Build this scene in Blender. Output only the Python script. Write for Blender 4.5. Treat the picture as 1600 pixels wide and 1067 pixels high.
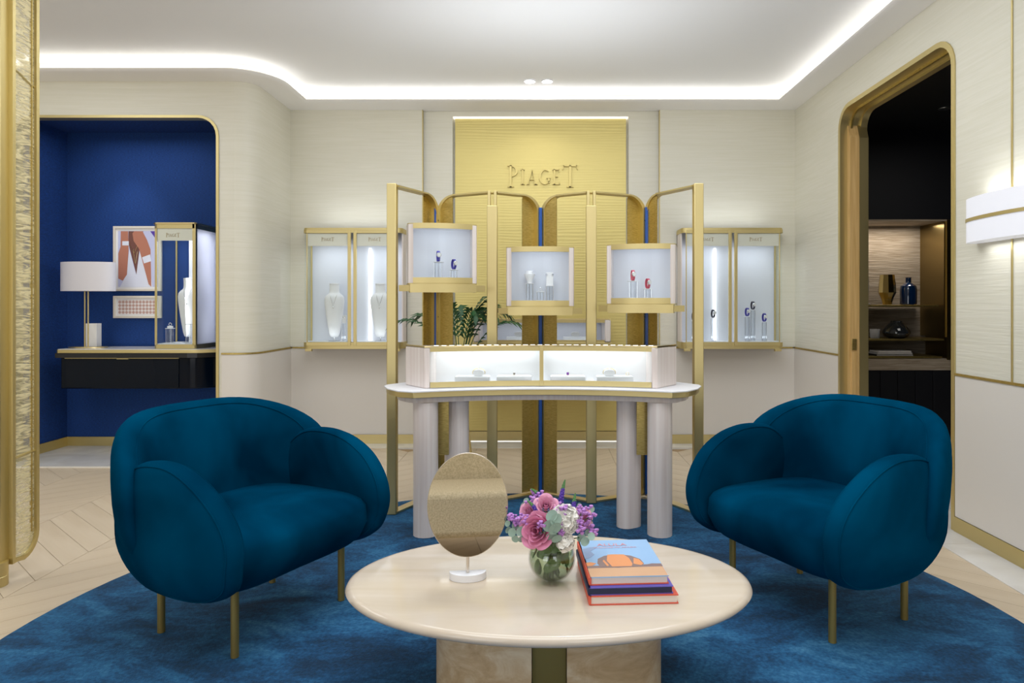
import bpy, bmesh, math, random
from math import pi, sin, cos, radians, sqrt
from mathutils import Vector, Matrix

for o in list(bpy.data.objects):
    bpy.data.objects.remove(o)
S = bpy.context.scene
C = S.collection
random.seed(7)

# ------------------------------------------------------------------ camera
cam = bpy.data.cameras.new('camera')
cam.sensor_width = 36.0
cam.lens = 24.0
cam.shift_x = -0.030
cam.shift_y = -0.0347
cam.clip_start = 0.05
camo = bpy.data.objects.new('camera', cam)
camo.location = (0, 0, 1.30)
camo.rotation_euler = (pi / 2, 0, 0)
C.objects.link(camo)
S.camera = camo

# ------------------------------------------------------------------ world, exposure
w = bpy.data.worlds.new('world')
S.world = w
w.use_nodes = True
w.node_tree.nodes['Background'].inputs[0].default_value = (1.0, 0.97, 0.92, 1)
w.node_tree.nodes['Background'].inputs[1].default_value = 0.4
S.view_settings.view_transform = 'Standard'
S.view_settings.look = 'None'
S.view_settings.gamma = 1
S.view_settings.use_curve_mapping = False
S.view_settings.exposure = 0.21
S.cycles.caustics_reflective = False


def area(name, loc, sx, sy, power, col=(1, 0.95, 0.88), rot=(0, 0, 0), parent=None, spread=None):
    l = bpy.data.lights.new(name, 'AREA')
    l.shape = 'RECTANGLE'
    l.size, l.size_y = sx, sy
    l.energy = power
    l.color = col
    if spread:
        l.spread = spread
    o = bpy.data.objects.new(name, l)
    o.location = loc
    o.rotation_euler = rot
    C.objects.link(o)
    if parent:
        o.parent = parent
    return o


def spot(name, loc, target, power, size=60, blend=0.6, col=(1, 0.95, 0.88), rad=0.04):
    l = bpy.data.lights.new(name, 'SPOT')
    l.energy = power
    l.spot_size = radians(size)
    l.spot_blend = blend
    l.shadow_soft_size = rad
    l.color = col
    o = bpy.data.objects.new(name, l)
    o.location = loc
    o.rotation_euler = (Vector(target) - Vector(loc)).to_track_quat('-Z', 'Y').to_euler()
    C.objects.link(o)
    return o


# ceiling lamps of the room
NEU = (0.91, 0.955, 1.0)
area('ceiling_lamp_front', (0, 1.5, 3.27), 3.0, 1.6, 50, NEU)
area('ceiling_lamp_middle', (0, 4.1, 3.27), 3.0, 1.6, 38, NEU)
area('ceiling_lamp_side', (-3.9, 3.6, 3.27), 1.2, 2.4, 25, NEU)
# added fill lamps facing up, to lift the ceiling; screen and vitrines have none
area('ceiling_fill_center', (0, 4.52, 2.07), 1.5, 0.16, 11, NEU, rot=(pi, 0, 0))
area('ceiling_fill_side', (-1.73, 6.26, 2.03), 0.7, 0.1, 0.9, NEU, rot=(pi, 0, 0))
area('ceiling_fill_side', (1.73, 6.26, 2.03), 0.7, 0.1, 0.9, NEU, rot=(pi, 0, 0))
# added fill panels behind the camera, set in two invented wall openings
area('front_fill', (-3.4, -3.15, 1.5), 3.4, 2.6, 50, (0.93, 0.96, 1), rot=(radians(97), 0, 0))
area('front_fill', (1.6, -3.15, 1.5), 1.8, 2.6, 29, (0.93, 0.96, 1), rot=(radians(97), 0, 0))
spot('downlight_beam', (-0.115, 6.05, 3.27), (-0.2, 6.5, 1.6), 4, 90, 1.0)
spot('downlight_beam', (0.04, 6.05, 3.27), (0.2, 6.5, 1.6), 4, 90, 1.0)
spot('table_spot', (0.2, 4.3, 3.27), (0.05, 2.3, 0.4), 14, 40, 0.9, (1, 0.98, 0.95), 0.03)
spot('alcove_spot', (-3.75, 5.85, 2.84), (-3.8, 6.3, 1.75), 12, 62, 1.0, (0.85, 0.92, 1), 0.05)
area('alcove_lamp', (-3.6, 5.95, 2.84), 1.0, 0.3, 2.5, (0.9, 0.95, 1))
area('side_room_lamp', (3.6, 5.2, 2.9), 0.8, 0.8, 5, (1, 0.96, 0.9))

# ------------------------------------------------------------------ materials
def srgb(r, g, b):
    f = lambda c: (c / 255 / 12.92) if c / 255 <= 0.04045 else ((c / 255 + 0.055) / 1.055) ** 2.4
    return (f(r), f(g), f(b), 1)


M = {}


def mat(name, col, rough=0.5, metal=0.0, **kw):
    m = bpy.data.materials.new(name)
    m.use_nodes = True
    nt = m.node_tree
    b = nt.nodes['Principled BSDF']
    b.inputs['Base Color'].default_value = col
    b.inputs['Roughness'].default_value = rough
    b.inputs['Metallic'].default_value = metal
    for k, v in kw.items():
        b.inputs[k.replace('_', ' ')].default_value = v
    M[name] = m
    return m


def noise(m, scale, detail=4, coord='Object', rough=0.5, dist=0.0, noise_scale=1.0):
    nt = m.node_tree
    tc = nt.nodes.new('ShaderNodeTexCoord')
    mp = nt.nodes.new('ShaderNodeMapping')
    mp.inputs['Scale'].default_value = scale
    n = nt.nodes.new('ShaderNodeTexNoise')
    n.inputs['Scale'].default_value = noise_scale
    n.inputs['Detail'].default_value = detail
    n.inputs['Roughness'].default_value = rough
    n.inputs['Distortion'].default_value = dist
    nt.links.new(tc.outputs[coord], mp.inputs[0])
    nt.links.new(mp.outputs[0], n.inputs['Vector'])
    return n.outputs['Fac']


def ramp(m, fac, stops, target='Base Color'):
    nt = m.node_tree
    r = nt.nodes.new('ShaderNodeValToRGB')
    el = r.color_ramp.elements
    el[0].position, el[0].color = stops[0]
    el[1].position, el[1].color = stops[-1]
    for p, c in stops[1:-1]:
        e = el.new(p)
        e.color = c
    nt.links.new(fac, r.inputs[0])
    if target:
        nt.links.new(r.outputs[0], nt.nodes['Principled BSDF'].inputs[target])
    return r.outputs[0]


def bump(m, fac, strength=0.2, dist=0.01):
    nt = m.node_tree
    b = nt.nodes.new('ShaderNodeBump')
    b.inputs['Strength'].default_value = strength
    b.inputs['Distance'].default_value = dist
    nt.links.new(fac, b.inputs['Height'])
    nt.links.new(b.outputs[0], nt.nodes['Principled BSDF'].inputs['Normal'])


m = mat('plaster_ripple', srgb(226, 222, 206), 0.45)
f = noise(m, (2.2, 2.2, 60), 3, dist=0.8)
bump(m, f, 0.16, 0.010)
ramp(m, f, [(0.3, srgb(227, 223, 205)), (0.7, srgb(233, 229, 214))])
m = mat('plaster_smooth', srgb(230, 224, 216), 0.4)
mat('ceiling_white', srgb(246, 247, 250), 0.8)
mat('cornice_white', srgb(250, 248, 246), 0.5)
m = mat('gold', (0.66, 0.55, 0.27, 1), 0.45, 1.0)
f = noise(m, (60, 60, 2), 2)
bump(m, f, 0.04, 0.002)
m = mat('gold_dark', (0.50, 0.36, 0.12, 1), 0.42, 1.0)
f = noise(m, (40, 40, 260), 3)
bump(m, f, 0.35, 0.003)
ramp(m, f, [(0.3, (0.46, 0.34, 0.10, 1)), (0.7, (0.66, 0.51, 0.19, 1))])
mat('brass_leg', (0.42, 0.30, 0.09, 1), 0.4, 0.75)
mat('gold_pale', (0.80, 0.66, 0.36, 1), 0.32, 1.0)
m = mat('gold_wall', srgb(222, 204, 130), 0.42, 0.35)
nt = m.node_tree
tc = nt.nodes.new('ShaderNodeTexCoord')
mp = nt.nodes.new('ShaderNodeMapping')
mp.inputs['Scale'].default_value = (1.2, 1, 9)
wv = nt.nodes.new('ShaderNodeTexWave')
wv.bands_direction = 'Z'
wv.inputs['Scale'].default_value = 1.3
wv.inputs['Distortion'].default_value = 9.0
wv.inputs['Detail'].default_value = 1.5
wv.inputs['Detail Scale'].default_value = 0.6
nt.links.new(tc.outputs['Object'], mp.inputs[0])
nt.links.new(mp.outputs[0], wv.inputs[0])
bump(m, wv.outputs['Fac'], 0.07, 0.01)
m = mat('navy_fabric', srgb(16, 48, 118), 0.85)
f = noise(m, (60, 60, 260), 3)
ramp(m, f, [(0.3, srgb(6, 42, 96)), (0.7, srgb(14, 68, 142))])
bump(m, f, 0.3, 0.004)
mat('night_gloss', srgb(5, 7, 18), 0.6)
mat('dark_lacquer', srgb(4, 14, 28), 0.1)
M['dark_lacquer'].node_tree.nodes['Principled BSDF'].inputs['Specular IOR Level'].default_value = 0.2
mat('blue_line', srgb(20, 84, 170), 0.35)
m = mat('velvet', srgb(0, 44, 70), 0.8, 0.0, Sheen_Weight=0.12, Sheen_Roughness=0.35)
m.node_tree.nodes['Principled BSDF'].inputs['Sheen Tint'].default_value = srgb(30, 130, 170)
m.node_tree.nodes['Principled BSDF'].inputs['Specular IOR Level'].default_value = 0.0
f = noise(m, (2.2, 2.2, 2.2), 3, dist=0.5)
ramp(m, f, [(0.34, srgb(0, 38, 62)), (0.50, srgb(0, 54, 82)), (0.68, srgb(0, 68, 100))])
f2 = noise(m, (260, 260, 260), 2)
bump(m, f2, 0.12, 0.002)
m = mat('rug_pile', srgb(20, 80, 125), 0.95, 0.0, Sheen_Weight=0.12)
m.node_tree.nodes['Principled BSDF'].inputs['Sheen Tint'].default_value = srgb(70, 150, 200)
f = noise(m, (2.4, 4.2, 1), 9, rough=0.68, dist=0.7)
f3 = noise(m, (75, 75, 75), 3)
mxr = m.node_tree.nodes.new('ShaderNodeMath'); mxr.operation = 'MULTIPLY_ADD'
mxr.inputs[1].default_value = 0.24
ml_ = m.node_tree.nodes.new('ShaderNodeMath'); ml_.operation = 'MULTIPLY'; ml_.inputs[1].default_value = 0.76
m.node_tree.links.new(f, ml_.inputs[0]); m.node_tree.links.new(f3, mxr.inputs[0]); m.node_tree.links.new(ml_.outputs[0], mxr.inputs[2])
f = mxr.outputs[0]
ramp(m, f, [(0.39, srgb(4, 44, 74)), (0.47, srgb(10, 66, 106)), (0.56, srgb(30, 96, 142)), (0.68, srgb(74, 136, 176))])
f2 = noise(m, (170, 170, 170), 2)
bump(m, f2, 0.6, 0.006)
m = mat('oak', srgb(212, 182, 140), 0.42)
f = noise(m, (1.4, 16, 1), 5, coord='UV', dist=0.7)
nt = m.node_tree
oi = nt.nodes.new('ShaderNodeObjectInfo')
ge = nt.nodes.new('ShaderNodeNewGeometry')
ad = nt.nodes.new('ShaderNodeMath'); ad.operation = 'ADD'
nt.links.new(oi.outputs['Random'], ad.inputs[0]); nt.links.new(ge.outputs['Random Per Island'], ad.inputs[1])
fr = nt.nodes.new('ShaderNodeMath'); fr.operation = 'FRACT'
nt.links.new(ad.outputs[0], fr.inputs[0])
col = ramp(m, f, [(0.3, srgb(214, 194, 166)), (0.7, srgb(224, 206, 180))], None)
hs = nt.nodes.new('ShaderNodeHueSaturation')
mr = nt.nodes.new('ShaderNodeMapRange')
mr.inputs['To Min'].default_value = 0.965
mr.inputs['To Max'].default_value = 1.02
nt.links.new(fr.outputs[0], mr.inputs[0])
nt.links.new(mr.outputs[0], hs.inputs['Value'])
nt.links.new(col, hs.inputs['Color'])
nt.links.new(hs.outputs[0], nt.nodes['Principled BSDF'].inputs['Base Color'])
m = mat('joint', srgb(178, 150, 112), 0.8)
m = mat('door_wood', srgb(226, 184, 118), 0.45)
f = noise(m, (60, 60, 2.5), 4)
ramp(m, f, [(0.3, srgb(214, 170, 102)), (0.7, srgb(236, 198, 134))])
m = mat('white_marble', srgb(236, 232, 226), 0.15)
f = noise(m, (3, 3, 3), 6, dist=1.0)
ramp(m, f, [(0.35, srgb(226, 221, 214)), (0.6, srgb(240, 237, 232))])
m = mat('table_marble', srgb(230, 217, 200), 0.12, 0.0, Coat_Weight=0.2, Coat_Roughness=0.03)
f = noise(m, (1.4, 9, 3), 6, dist=0.6)
ramp(m, f, [(0.3, srgb(207, 191, 169)), (0.5, srgb(214, 200, 182)), (0.7, srgb(221, 209, 195))])
m = mat('travertine', srgb(214, 186, 146), 0.35)
f = noise(m, (5, 5, 11), 8, rough=0.65, dist=1.2)
ramp(m, f, [(0.3, srgb(190, 156, 112)), (0.5, srgb(216, 188, 148)), (0.68, srgb(236, 218, 188))])
bump(m, f, 0.2, 0.004)
m = mat('cream_lacquer', srgb(236, 224, 218), 0.28)
f = noise(m, (45, 45, 1.2), 3)
ramp(m, f, [(0.3, srgb(228, 214, 208)), (0.7, srgb(242, 233, 228))])
mat('white_satin', srgb(236, 236, 240), 0.5)
mat('white_matte', srgb(240, 240, 242), 0.7)
mat('case_back', srgb(226, 229, 238), 0.7)
mat('header_panel', srgb(240, 235, 222), 0.5)
mat('letter_brown', srgb(168, 138, 78), 0.5)
mat('paper', srgb(228, 220, 212), 0.8)
m = mat('lamp_fabric', srgb(232, 228, 232), 0.9)
f = noise(m, (300, 300, 40), 2)
bump(m, f, 0.2, 0.002)
m = mat('sconce_fabric', srgb(236, 236, 244), 0.9, 0.0, Emission_Strength=0.2)
m.node_tree.nodes['Principled BSDF'].inputs['Emission Color'].default_value = (0.93, 0.95, 1, 1)
for nm, st, c in (('led_white', 2.2, (0.95, 0.97, 1, 1)), ('led_cove', 4.8, (1, 0.97, 0.90, 1)), ('lamp_disc', 10, (1, 0.98, 0.95, 1)), ('led_soft', 0.95, (1, 0.95, 0.88, 1))):
    m = mat(nm, (1, 1, 1, 1), 0.5, 0, Emission_Strength=st)
    m.node_tree.nodes['Principled BSDF'].inputs['Emission Color'].default_value = c
mat('steel', (0.6, 0.6, 0.6, 1), 0.3, 1.0)
mat('black', (0.012, 0.012, 0.014, 1), 0.3)
mat('mirror', (0.82, 0.78, 0.72, 1), 0.02, 1.0)
mat('mirror_rim', (0.75, 0.68, 0.60, 1), 0.25, 1.0)
m = mat('taupe_wall', srgb(196, 180, 148), 0.9)
f = noise(m, (120, 120, 120), 2)
ramp(m, f, [(0.35, srgb(186, 172, 142)), (0.65, srgb(222, 208, 178))])
mat('leaf_green', srgb(34, 84, 44), 0.45)
mat('leaf_deep', srgb(100, 134, 76), 0.5)
m = bpy.data.materials.new('frosted'); m.use_nodes = True; M['frosted'] = m
nt = m.node_tree; nt.nodes.clear()
out_ = nt.nodes.new('ShaderNodeOutputMaterial'); df_ = nt.nodes.new('ShaderNodeBsdfDiffuse'); tl_ = nt.nodes.new('ShaderNodeBsdfTranslucent'); mx_ = nt.nodes.new('ShaderNodeMixShader')
df_.inputs[0].default_value = srgb(232, 234, 240); tl_.inputs[0].default_value = srgb(240, 242, 250)
nt.links.new(df_.outputs[0], mx_.inputs[1]); nt.links.new(tl_.outputs[0], mx_.inputs[2]); nt.links.new(mx_.outputs[0], out_.inputs[0])
mat('letter_gold', srgb(216, 196, 124), 0.35, 0.35)
mat('stem_green', srgb(70, 104, 44), 0.5)
mat('eucalyptus', srgb(150, 176, 164), 0.6)
mat('rose_pink', srgb(232, 150, 186), 0.6, 0.0, Subsurface_Weight=0.1)
mat('rose_light', srgb(240, 176, 204), 0.6, 0.0, Subsurface_Weight=0.1)
mat('petal_white', srgb(244, 242, 236), 0.6)
mat('statice', srgb(196, 142, 214), 0.7)
mat('veronica', srgb(92, 62, 168), 0.7)
mat('veronica_tip', srgb(92, 140, 84), 0.7)
mat('book_orange', srgb(214, 92, 70), 0.7)
mat('book_violet', srgb(98, 92, 188), 0.35)
mat('book_navy', srgb(20, 28, 66), 0.5)
mat('sky_print', srgb(150, 190, 232), 0.35)
mat('sand_print', srgb(212, 168, 132), 0.35)
mat('rock_print', srgb(230, 152, 98), 0.35)
mat('rock_shade_print', srgb(136, 112, 112), 0.35)
mat('cloud_print', srgb(140, 164, 204), 0.35)
mat('title_print', srgb(226, 150, 160), 0.35)
mat('frame_cream', srgb(226, 216, 200), 0.4)
mat('mat_board', srgb(238, 236, 236), 0.7)
mat('print_lilac', srgb(204, 206, 236), 0.5)
mat('print_white', srgb(232, 234, 246), 0.5)
mat('print_skin', srgb(190, 124, 100), 0.5)
mat('print_skin_dark', srgb(120, 76, 66), 0.5)
m = mat('print_weave', srgb(206, 160, 140), 0.6)
nt = m.node_tree
tc = nt.nodes.new('ShaderNodeTexCoord'); mp = nt.nodes.new('ShaderNodeMapping')
mp.inputs['Rotation'].default_value = (0, radians(45), 0)
mp.inputs['Scale'].default_value = (45, 45, 45)
ck = nt.nodes.new('ShaderNodeTexChecker'); ck.inputs['Scale'].default_value = 1.0
ck.inputs[1].default_value = srgb(200, 160, 146); ck.inputs[2].default_value = srgb(236, 226, 222)
nt.links.new(tc.outputs['Object'], mp.inputs[0]); nt.links.new(mp.outputs[0], ck.inputs[0])
nt.links.new(ck.outputs[0], nt.nodes['Principled BSDF'].inputs['Base Color'])
mat('strap_blue', srgb(70, 66, 170), 0.5)
mat('strap_pink', srgb(214, 90, 110), 0.5)
mat('strap_dark', srgb(70, 70, 90), 0.4)
mat('silver', (0.75, 0.75, 0.78, 1), 0.2, 1.0)
mat('amethyst', srgb(130, 80, 160), 0.2)
mat('bronze_vase', (0.46, 0.33, 0.12, 1), 0.22, 1.0)
m = mat('niche_texture', srgb(186, 168, 144), 0.7)
f = noise(m, (4, 4, 75), 4, dist=0.8)
ramp(m, f, [(0.3, srgb(160, 140, 114)), (0.7, srgb(206, 190, 168))])
bump(m, f, 0.6, 0.01)
mat('niche_gold', (0.34, 0.25, 0.10, 1), 0.3, 1.0)
mat('smoke_glass', (0.03, 0.035, 0.04, 1), 0.06, 0.0, Coat_Weight=1.0)
mat('blue_glass', srgb(10, 44, 84), 0.06, 0.0, Coat_Weight=1.0)
mat('cup_white', srgb(214, 210, 206), 0.5)


def thin_glass(name, tint, spec=0.8, extra=0.0):
    m = bpy.data.materials.new(name)
    m.use_nodes = True
    nt = m.node_tree
    nt.nodes.clear()
    out = nt.nodes.new('ShaderNodeOutputMaterial')
    tr = nt.nodes.new('ShaderNodeBsdfTransparent')
    tr.inputs[0].default_value = tint
    gl = nt.nodes.new('ShaderNodeBsdfGlossy')
    gl.inputs['Roughness'].default_value = 0.02
    lw = nt.nodes.new('ShaderNodeLayerWeight')
    lw.inputs['Blend'].default_value = 0.5
    fr = nt.nodes.new('ShaderNodeMath'); fr.operation = 'POWER'
    nt.links.new(lw.outputs['Facing'], fr.inputs[0])
    fr.inputs[1].default_value = 4.0
    mu = nt.nodes.new('ShaderNodeMath'); mu.operation = 'MULTIPLY_ADD'
    mu.inputs[1].default_value = spec
    mu.inputs[2].default_value = extra + 0.03 * spec
    mx = nt.nodes.new('ShaderNodeMixShader')
    nt.links.new(fr.outputs[0], mu.inputs[0])
    nt.links.new(mu.outputs[0], mx.inputs[0])
    nt.links.new(tr.outputs[0], mx.inputs[1])
    nt.links.new(gl.outputs[0], mx.inputs[2])
    nt.links.new(mx.outputs[0], out.inputs[0])
    M[name] = m


thin_glass('glass', (0.97, 0.985, 0.98, 1), 0.25)
thin_glass('acrylic', (0.88, 0.90, 0.93, 1), extra=0.06)
thin_glass('vase_glass', (0.985, 0.995, 0.99, 1), extra=0.03)
thin_glass('vase_water', (0.70, 0.80, 0.64, 1), extra=0.02)
# woven translucent gold cloth of the screen
m = bpy.data.materials.new('gold_mesh'); m.use_nodes = True; M['gold_mesh'] = m
nt = m.node_tree; b = nt.nodes['Principled BSDF']
b.inputs['Base Color'].default_value = (0.92, 0.80, 0.48, 1); b.inputs['Metallic'].default_value = 0.15; b.inputs['Roughness'].default_value = 0.4
f = noise(m, (9, 9, 42), 4, dist=1.6)
r = ramp(m, f, [(0.42, (0.25, 0.25, 0.25, 1)), (0.60, (0.95, 0.95, 0.95, 1))], None)
nt.links.new(r, b.inputs['Alpha'])
bump(m, f, 0.5, 0.01)


# ------------------------------------------------------------------ mesh helpers
def offset_path(path, o, closed=False):
    n = len(path)
    out = []
    for i in range(n):
        p = Vector(path[i])
        a = Vector(path[i - 1]) if (i > 0 or closed) else None
        c = Vector(path[(i + 1) % n]) if (i < n - 1 or closed) else None
        d1 = (p - a).normalized() if a is not None else (c - p).normalized()
        d2 = (c - p).normalized() if c is not None else d1
        n1 = Vector((-d1.y, d1.x)); n2 = Vector((-d2.y, d2.x))
        k = n1 + n2
        k = k / max(0.15, (1 + n1.dot(n2)))
        out.append((p.x + k.x * o, p.y + k.y * o))
    return out


def arc(cx, cy, r, a0, a1, n=8, ry=None):
    ry = r if ry is None else ry
    return [(cx + r * cos(radians(a0 + (a1 - a0) * i / n)), cy + ry * sin(radians(a0 + (a1 - a0) * i / n))) for i in range(n + 1)]


XY = lambda a, b, c: (a, b, c)          # plan polygon, extruded up
XZ = lambda a, b, c: (a, c, b)          # elevation facing -y, extruded in y
YZ = lambda a, b, c: (c, a, b)          # elevation on a side wall, extruded in x


class MB:
    def __init__(s):
        s.v = []; s.f = []; s.T = None; s.uv = None

    def av(s, p):
        p = Vector(p)
        if s.T is not None:
            p = s.T @ p
        s.v.append(tuple(p))
        return len(s.v) - 1

    def box(s, x0, x1, y0, y1, z0, z1):
        i = [s.av((x, y, z)) for z in (z0, z1) for y in (y0, y1) for x in (x0, x1)]
        for q in ((0, 2, 3, 1), (4, 5, 7, 6), (0, 1, 5, 4), (2, 6, 7, 3), (0, 4, 6, 2), (1, 3, 7, 5)):
            s.f.append([i[k] for k in q])
        return s

    def prism(s, poly, c0, c1, mp=XY):
        a = [s.av(mp(p[0], p[1], c0)) for p in poly]
        b = [s.av(mp(p[0], p[1], c1)) for p in poly]
        n = len(poly)
        s.f.append(a[::-1]); s.f.append(b[:])
        for i in range(n):
            j = (i + 1) % n
            s.f.append([a[i], a[j], b[j], b[i]])
        return s

    def sweep(s, path, prof, mp=XY, closed=False):
        """prof: closed polygon of (offset, height)"""
        rings = []
        for (o, h) in prof:
            rings.append([s.av(mp(p[0], p[1], h)) for p in offset_path(path, o, closed)])
        n = len(path); k = len(prof)
        for q in range(k):
            A, B = rings[q], rings[(q + 1) % k]
            for i in range(n if closed else n - 1):
                j = (i + 1) % n
                s.f.append([A[i], A[j], B[j], B[i]])
        if not closed:
            s.f.append([r_[0] for r_ in rings]); s.f.append([r_[-1] for r_ in rings][::-1])
        return s

    def ribbon(s, path, w0, w1, c0, c1, mp=XY, closed=False):
        return s.sweep(path, [(w0, c0), (w1, c0), (w1, c1), (w0, c1)], mp, closed)

    def lathe(s, prof, seg=24, cx=0, cy=0, cz=0, sx=1, sy=1, caps=True):
        rings = []
        for (r, z) in prof:
            rings.append([s.av((cx + r * sx * cos(2 * pi * i / seg), cy + r * sy * sin(2 * pi * i / seg), cz + z)) for i in range(seg)])
        for q in range(len(prof) - 1):
            A, B = rings[q], rings[q + 1]
            for i in range(seg):
                j = (i + 1) % seg
                s.f.append([A[i], A[j], B[j], B[i]])
        if caps:
            s.f.append(rings[0][::-1]); s.f.append(rings[-1][:])
        return s

    def tube(s, pts, r, seg=8, r1=None, closed=False):
        P = [Vector(p) for p in pts]
        n = len(P)
        rings = []
        up = Vector((0.13, 0.27, 0.95)).normalized()
        for i in range(n):
            a = P[i - 1] if (i > 0 or closed) else P[i]
            b = P[(i + 1) % n] if (i < n - 1 or closed) else P[i]
            t = (b - a).normalized()
            x = t.cross(up)
            if x.length < 1e-3:
                x = t.cross(Vector((1, 0, 0)))
            x.normalize(); y = x.cross(t)
            rr = r if r1 is None else r + (r1 - r) * i / max(1, n - 1)
            rings.append([s.av(P[i] + x * rr * cos(2 * pi * k / seg) + y * rr * sin(2 * pi * k / seg)) for k in range(seg)])
        for i in range(n if closed else n - 1):
            A, B = rings[i], rings[(i + 1) % n]
            for k in range(seg):
                j = (k + 1) % seg
                s.f.append([A[k], A[j], B[j], B[k]])
        if not closed:
            s.f.append(rings[0][::-1]); s.f.append(rings[-1][:])
        return s

    def disc(s, c, r, normal, n=10, ry=None, bend=0.0):
        """thin cupped leaf / petal disc"""
        c = Vector(c); nn = Vector(normal).normalized()
        x = nn.orthogonal().normalized(); y = nn.cross(x)
        ry = ry or r
        m0 = s.av(c - nn * bend)
        ring = [s.av(c + x * r * cos(2 * pi * k / n) + y * ry * sin(2 * pi * k / n)) for k in range(n)]
        for k in range(n):
            s.f.append([m0, ring[k], ring[(k + 1) % n]])
        return s

    def grid(s, fn, nu, nv):
        idx = [[s.av(fn(i / nu, j / nv)) for j in range(nv + 1)] for i in range(nu + 1)]
        for i in range(nu):
            for j in range(nv):
                s.f.append([idx[i][j], idx[i + 1][j], idx[i + 1][j + 1], idx[i][j + 1]])
        return s

    def pad(s, outline, T, mp, rings=9, p=3.0):
        n = len(outline)
        cx = sum(q[0] for q in outline) / n; cy = sum(q[1] for q in outline) / n
        def ring(r, sg):
            h = sg * T / 2 * (max(0, 1 - r ** p)) ** (1 / p)
            return [s.av(mp(cx + (q[0] - cx) * r, cy + (q[1] - cy) * r, h)) for q in outline]
        rr = [sin(pi / 2 * k / rings) for k in range(1, rings)]
        edge = ring(1.0, 0)
        for sg in (1, -1):
            c = s.av(mp(cx, cy, sg * T / 2))
            R = [ring(r, sg) for r in rr] + [edge]
            for i in range(n):
                j = (i + 1) % n
                s.f.append([c, R[0][i], R[0][j]] if sg > 0 else [c, R[0][j], R[0][i]])
                for q in range(len(R) - 1):
                    a = [R[q][i], R[q + 1][i], R[q + 1][j], R[q][j]]
                    s.f.append(a if sg > 0 else a[::-1])
        return s

    def build(s, name, mt, parent=None, smooth=True, bevel=0, loc=None, rotz=0, ang=35, bseg=2, tri=False, **props):
        me = bpy.data.meshes.new(name)
        me.from_pydata(s.v, [], s.f)
        bm = bmesh.new(); bm.from_mesh(me)
        bmesh.ops.recalc_face_normals(bm, faces=bm.faces)
        big = [f_ for f_ in bm.faces if len(f_.verts) > 4]
        if big:
            bmesh.ops.triangulate(bm, faces=big)
        bm.to_mesh(me); bm.free()
        me.materials.append(M[mt])
        if smooth:
            me.shade_smooth()
            me.set_sharp_from_angle(angle=radians(ang))
        o = bpy.data.objects.new(name, me)
        C.objects.link(o)
        if parent: o.parent = parent
        if loc: o.location = loc
        if rotz: o.rotation_euler = (0, 0, rotz)
        if bevel:
            b_ = o.modifiers.new('bevel', 'BEVEL'); b_.width = bevel; b_.segments = bseg; b_.limit_method = 'ANGLE'; b_.angle_limit = radians(40)
            b_.harden_normals = False
        for k, v_ in props.items(): o[k] = v_
        return o


def B(x0, x1, y0, y1, z0, z1):
    return MB().box(x0, x1, y0, y1, z0, z1)


def thing(name, label, cat, loc=(0, 0, 0), rotz=0, group=None):
    o = bpy.data.objects.new(name, None)
    C.objects.link(o)
    o.empty_display_size = 0.1
    o.location = loc; o.rotation_euler = (0, 0, rotz)
    o['label'] = label; o['category'] = cat
    if group: o['group'] = group
    return o


def tag(o, label, cat, group=None):
    o['label'] = label; o['category'] = cat
    if group: o['group'] = group
    return o


def dup(root, loc, rotz=None, label=None, group=None):
    r_ = root.copy(); C.objects.link(r_); r_.location = loc
    if rotz is not None: r_.rotation_euler = (0, 0, rotz)
    if label: r_['label'] = label
    if group: r_['group'] = group
    for ch in list(root.children):
        c = ch.copy(); C.objects.link(c); c.parent = r_
        for g in ch.children:
            d = g.copy(); C.objects.link(d); d.parent = c
    return r_


def struct(mb, name, mt, **kw):
    return mb.build(name, mt, kind='structure', **kw)


# text: stroked serif letters in a unit box, made of convex pieces
def glyph(ch):
    q = lambda x0, x1, y0, y1: [(x0, y0), (x1, y0), (x1, y1), (x0, y1)]
    def arcp(cx, cy, rx, ry, a0, a1, t0, t1, n=10):
        out = []
        for i in range(n):
            A = radians(a0 + (a1 - a0) * i / n); Bq = radians(a0 + (a1 - a0) * (i + 1) / n)
            mid = lambda k: t0 + (t1 - t0) * sin(pi * k / n)
            ta, tb = mid(i), mid(i + 1)
            out.append([(cx + rx * cos(A), cy + ry * sin(A)), (cx + rx * cos(Bq), cy + ry * sin(Bq)),
                        (cx + (rx - tb) * cos(Bq), cy + (ry - tb) * sin(Bq)), (cx + (rx - ta) * cos(A), cy + (ry - ta) * sin(A))])
        return out
    if ch == 'P':
        return 0.50, [q(.10, .19, 0, 1), q(0, .30, 0, .035), q(0, .2, .965, 1)] + arcp(.17, .74, .30, .26, 90, -90, .035, .09)
    if ch == 'I':
        return 0.26, [q(.09, .18, 0, 1), q(0, .27, 0, .045), q(0, .27, .955, 1)]
    if ch == 'A':
        return 0.66, [[(.06, 0), (.10, 0), (.36, .90), (.32, 1)], [(.32, 1), (.36, .90), (.54, 0), (.66, 0)][::1], q(.17, .48, .30, .345), q(-.02, .18, 0, .04), q(.46, .72, 0, .04)]
    if ch == 'G':
        return 0.74, arcp(.38, .5, .38, .50, 50, 330, .035, .12, 16) + [q(.60, .70, .10, .42), q(.48, .78, .40, .44)]
    if ch == 'E':
        return 0.50, [q(.08, .18, 0, 1), q(0, .48, 0, .05), q(0, .46, .95, 1), q(.15, .36, .50, .545), q(.44, .48, 0, .2), q(.42, .46, .8, 1)]
    if ch == 'T':
        return 0.72, [q(.31, .41, 0, 1), q(.2, .52, 0, .04), q(.04, .68, .955, 1), [(0, .80), (.03, .80), (.09, 1), (.04, 1)], [(.69, .80), (.72, .80), (.68, 1), (.63, 1)]]
    return .3, []


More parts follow.
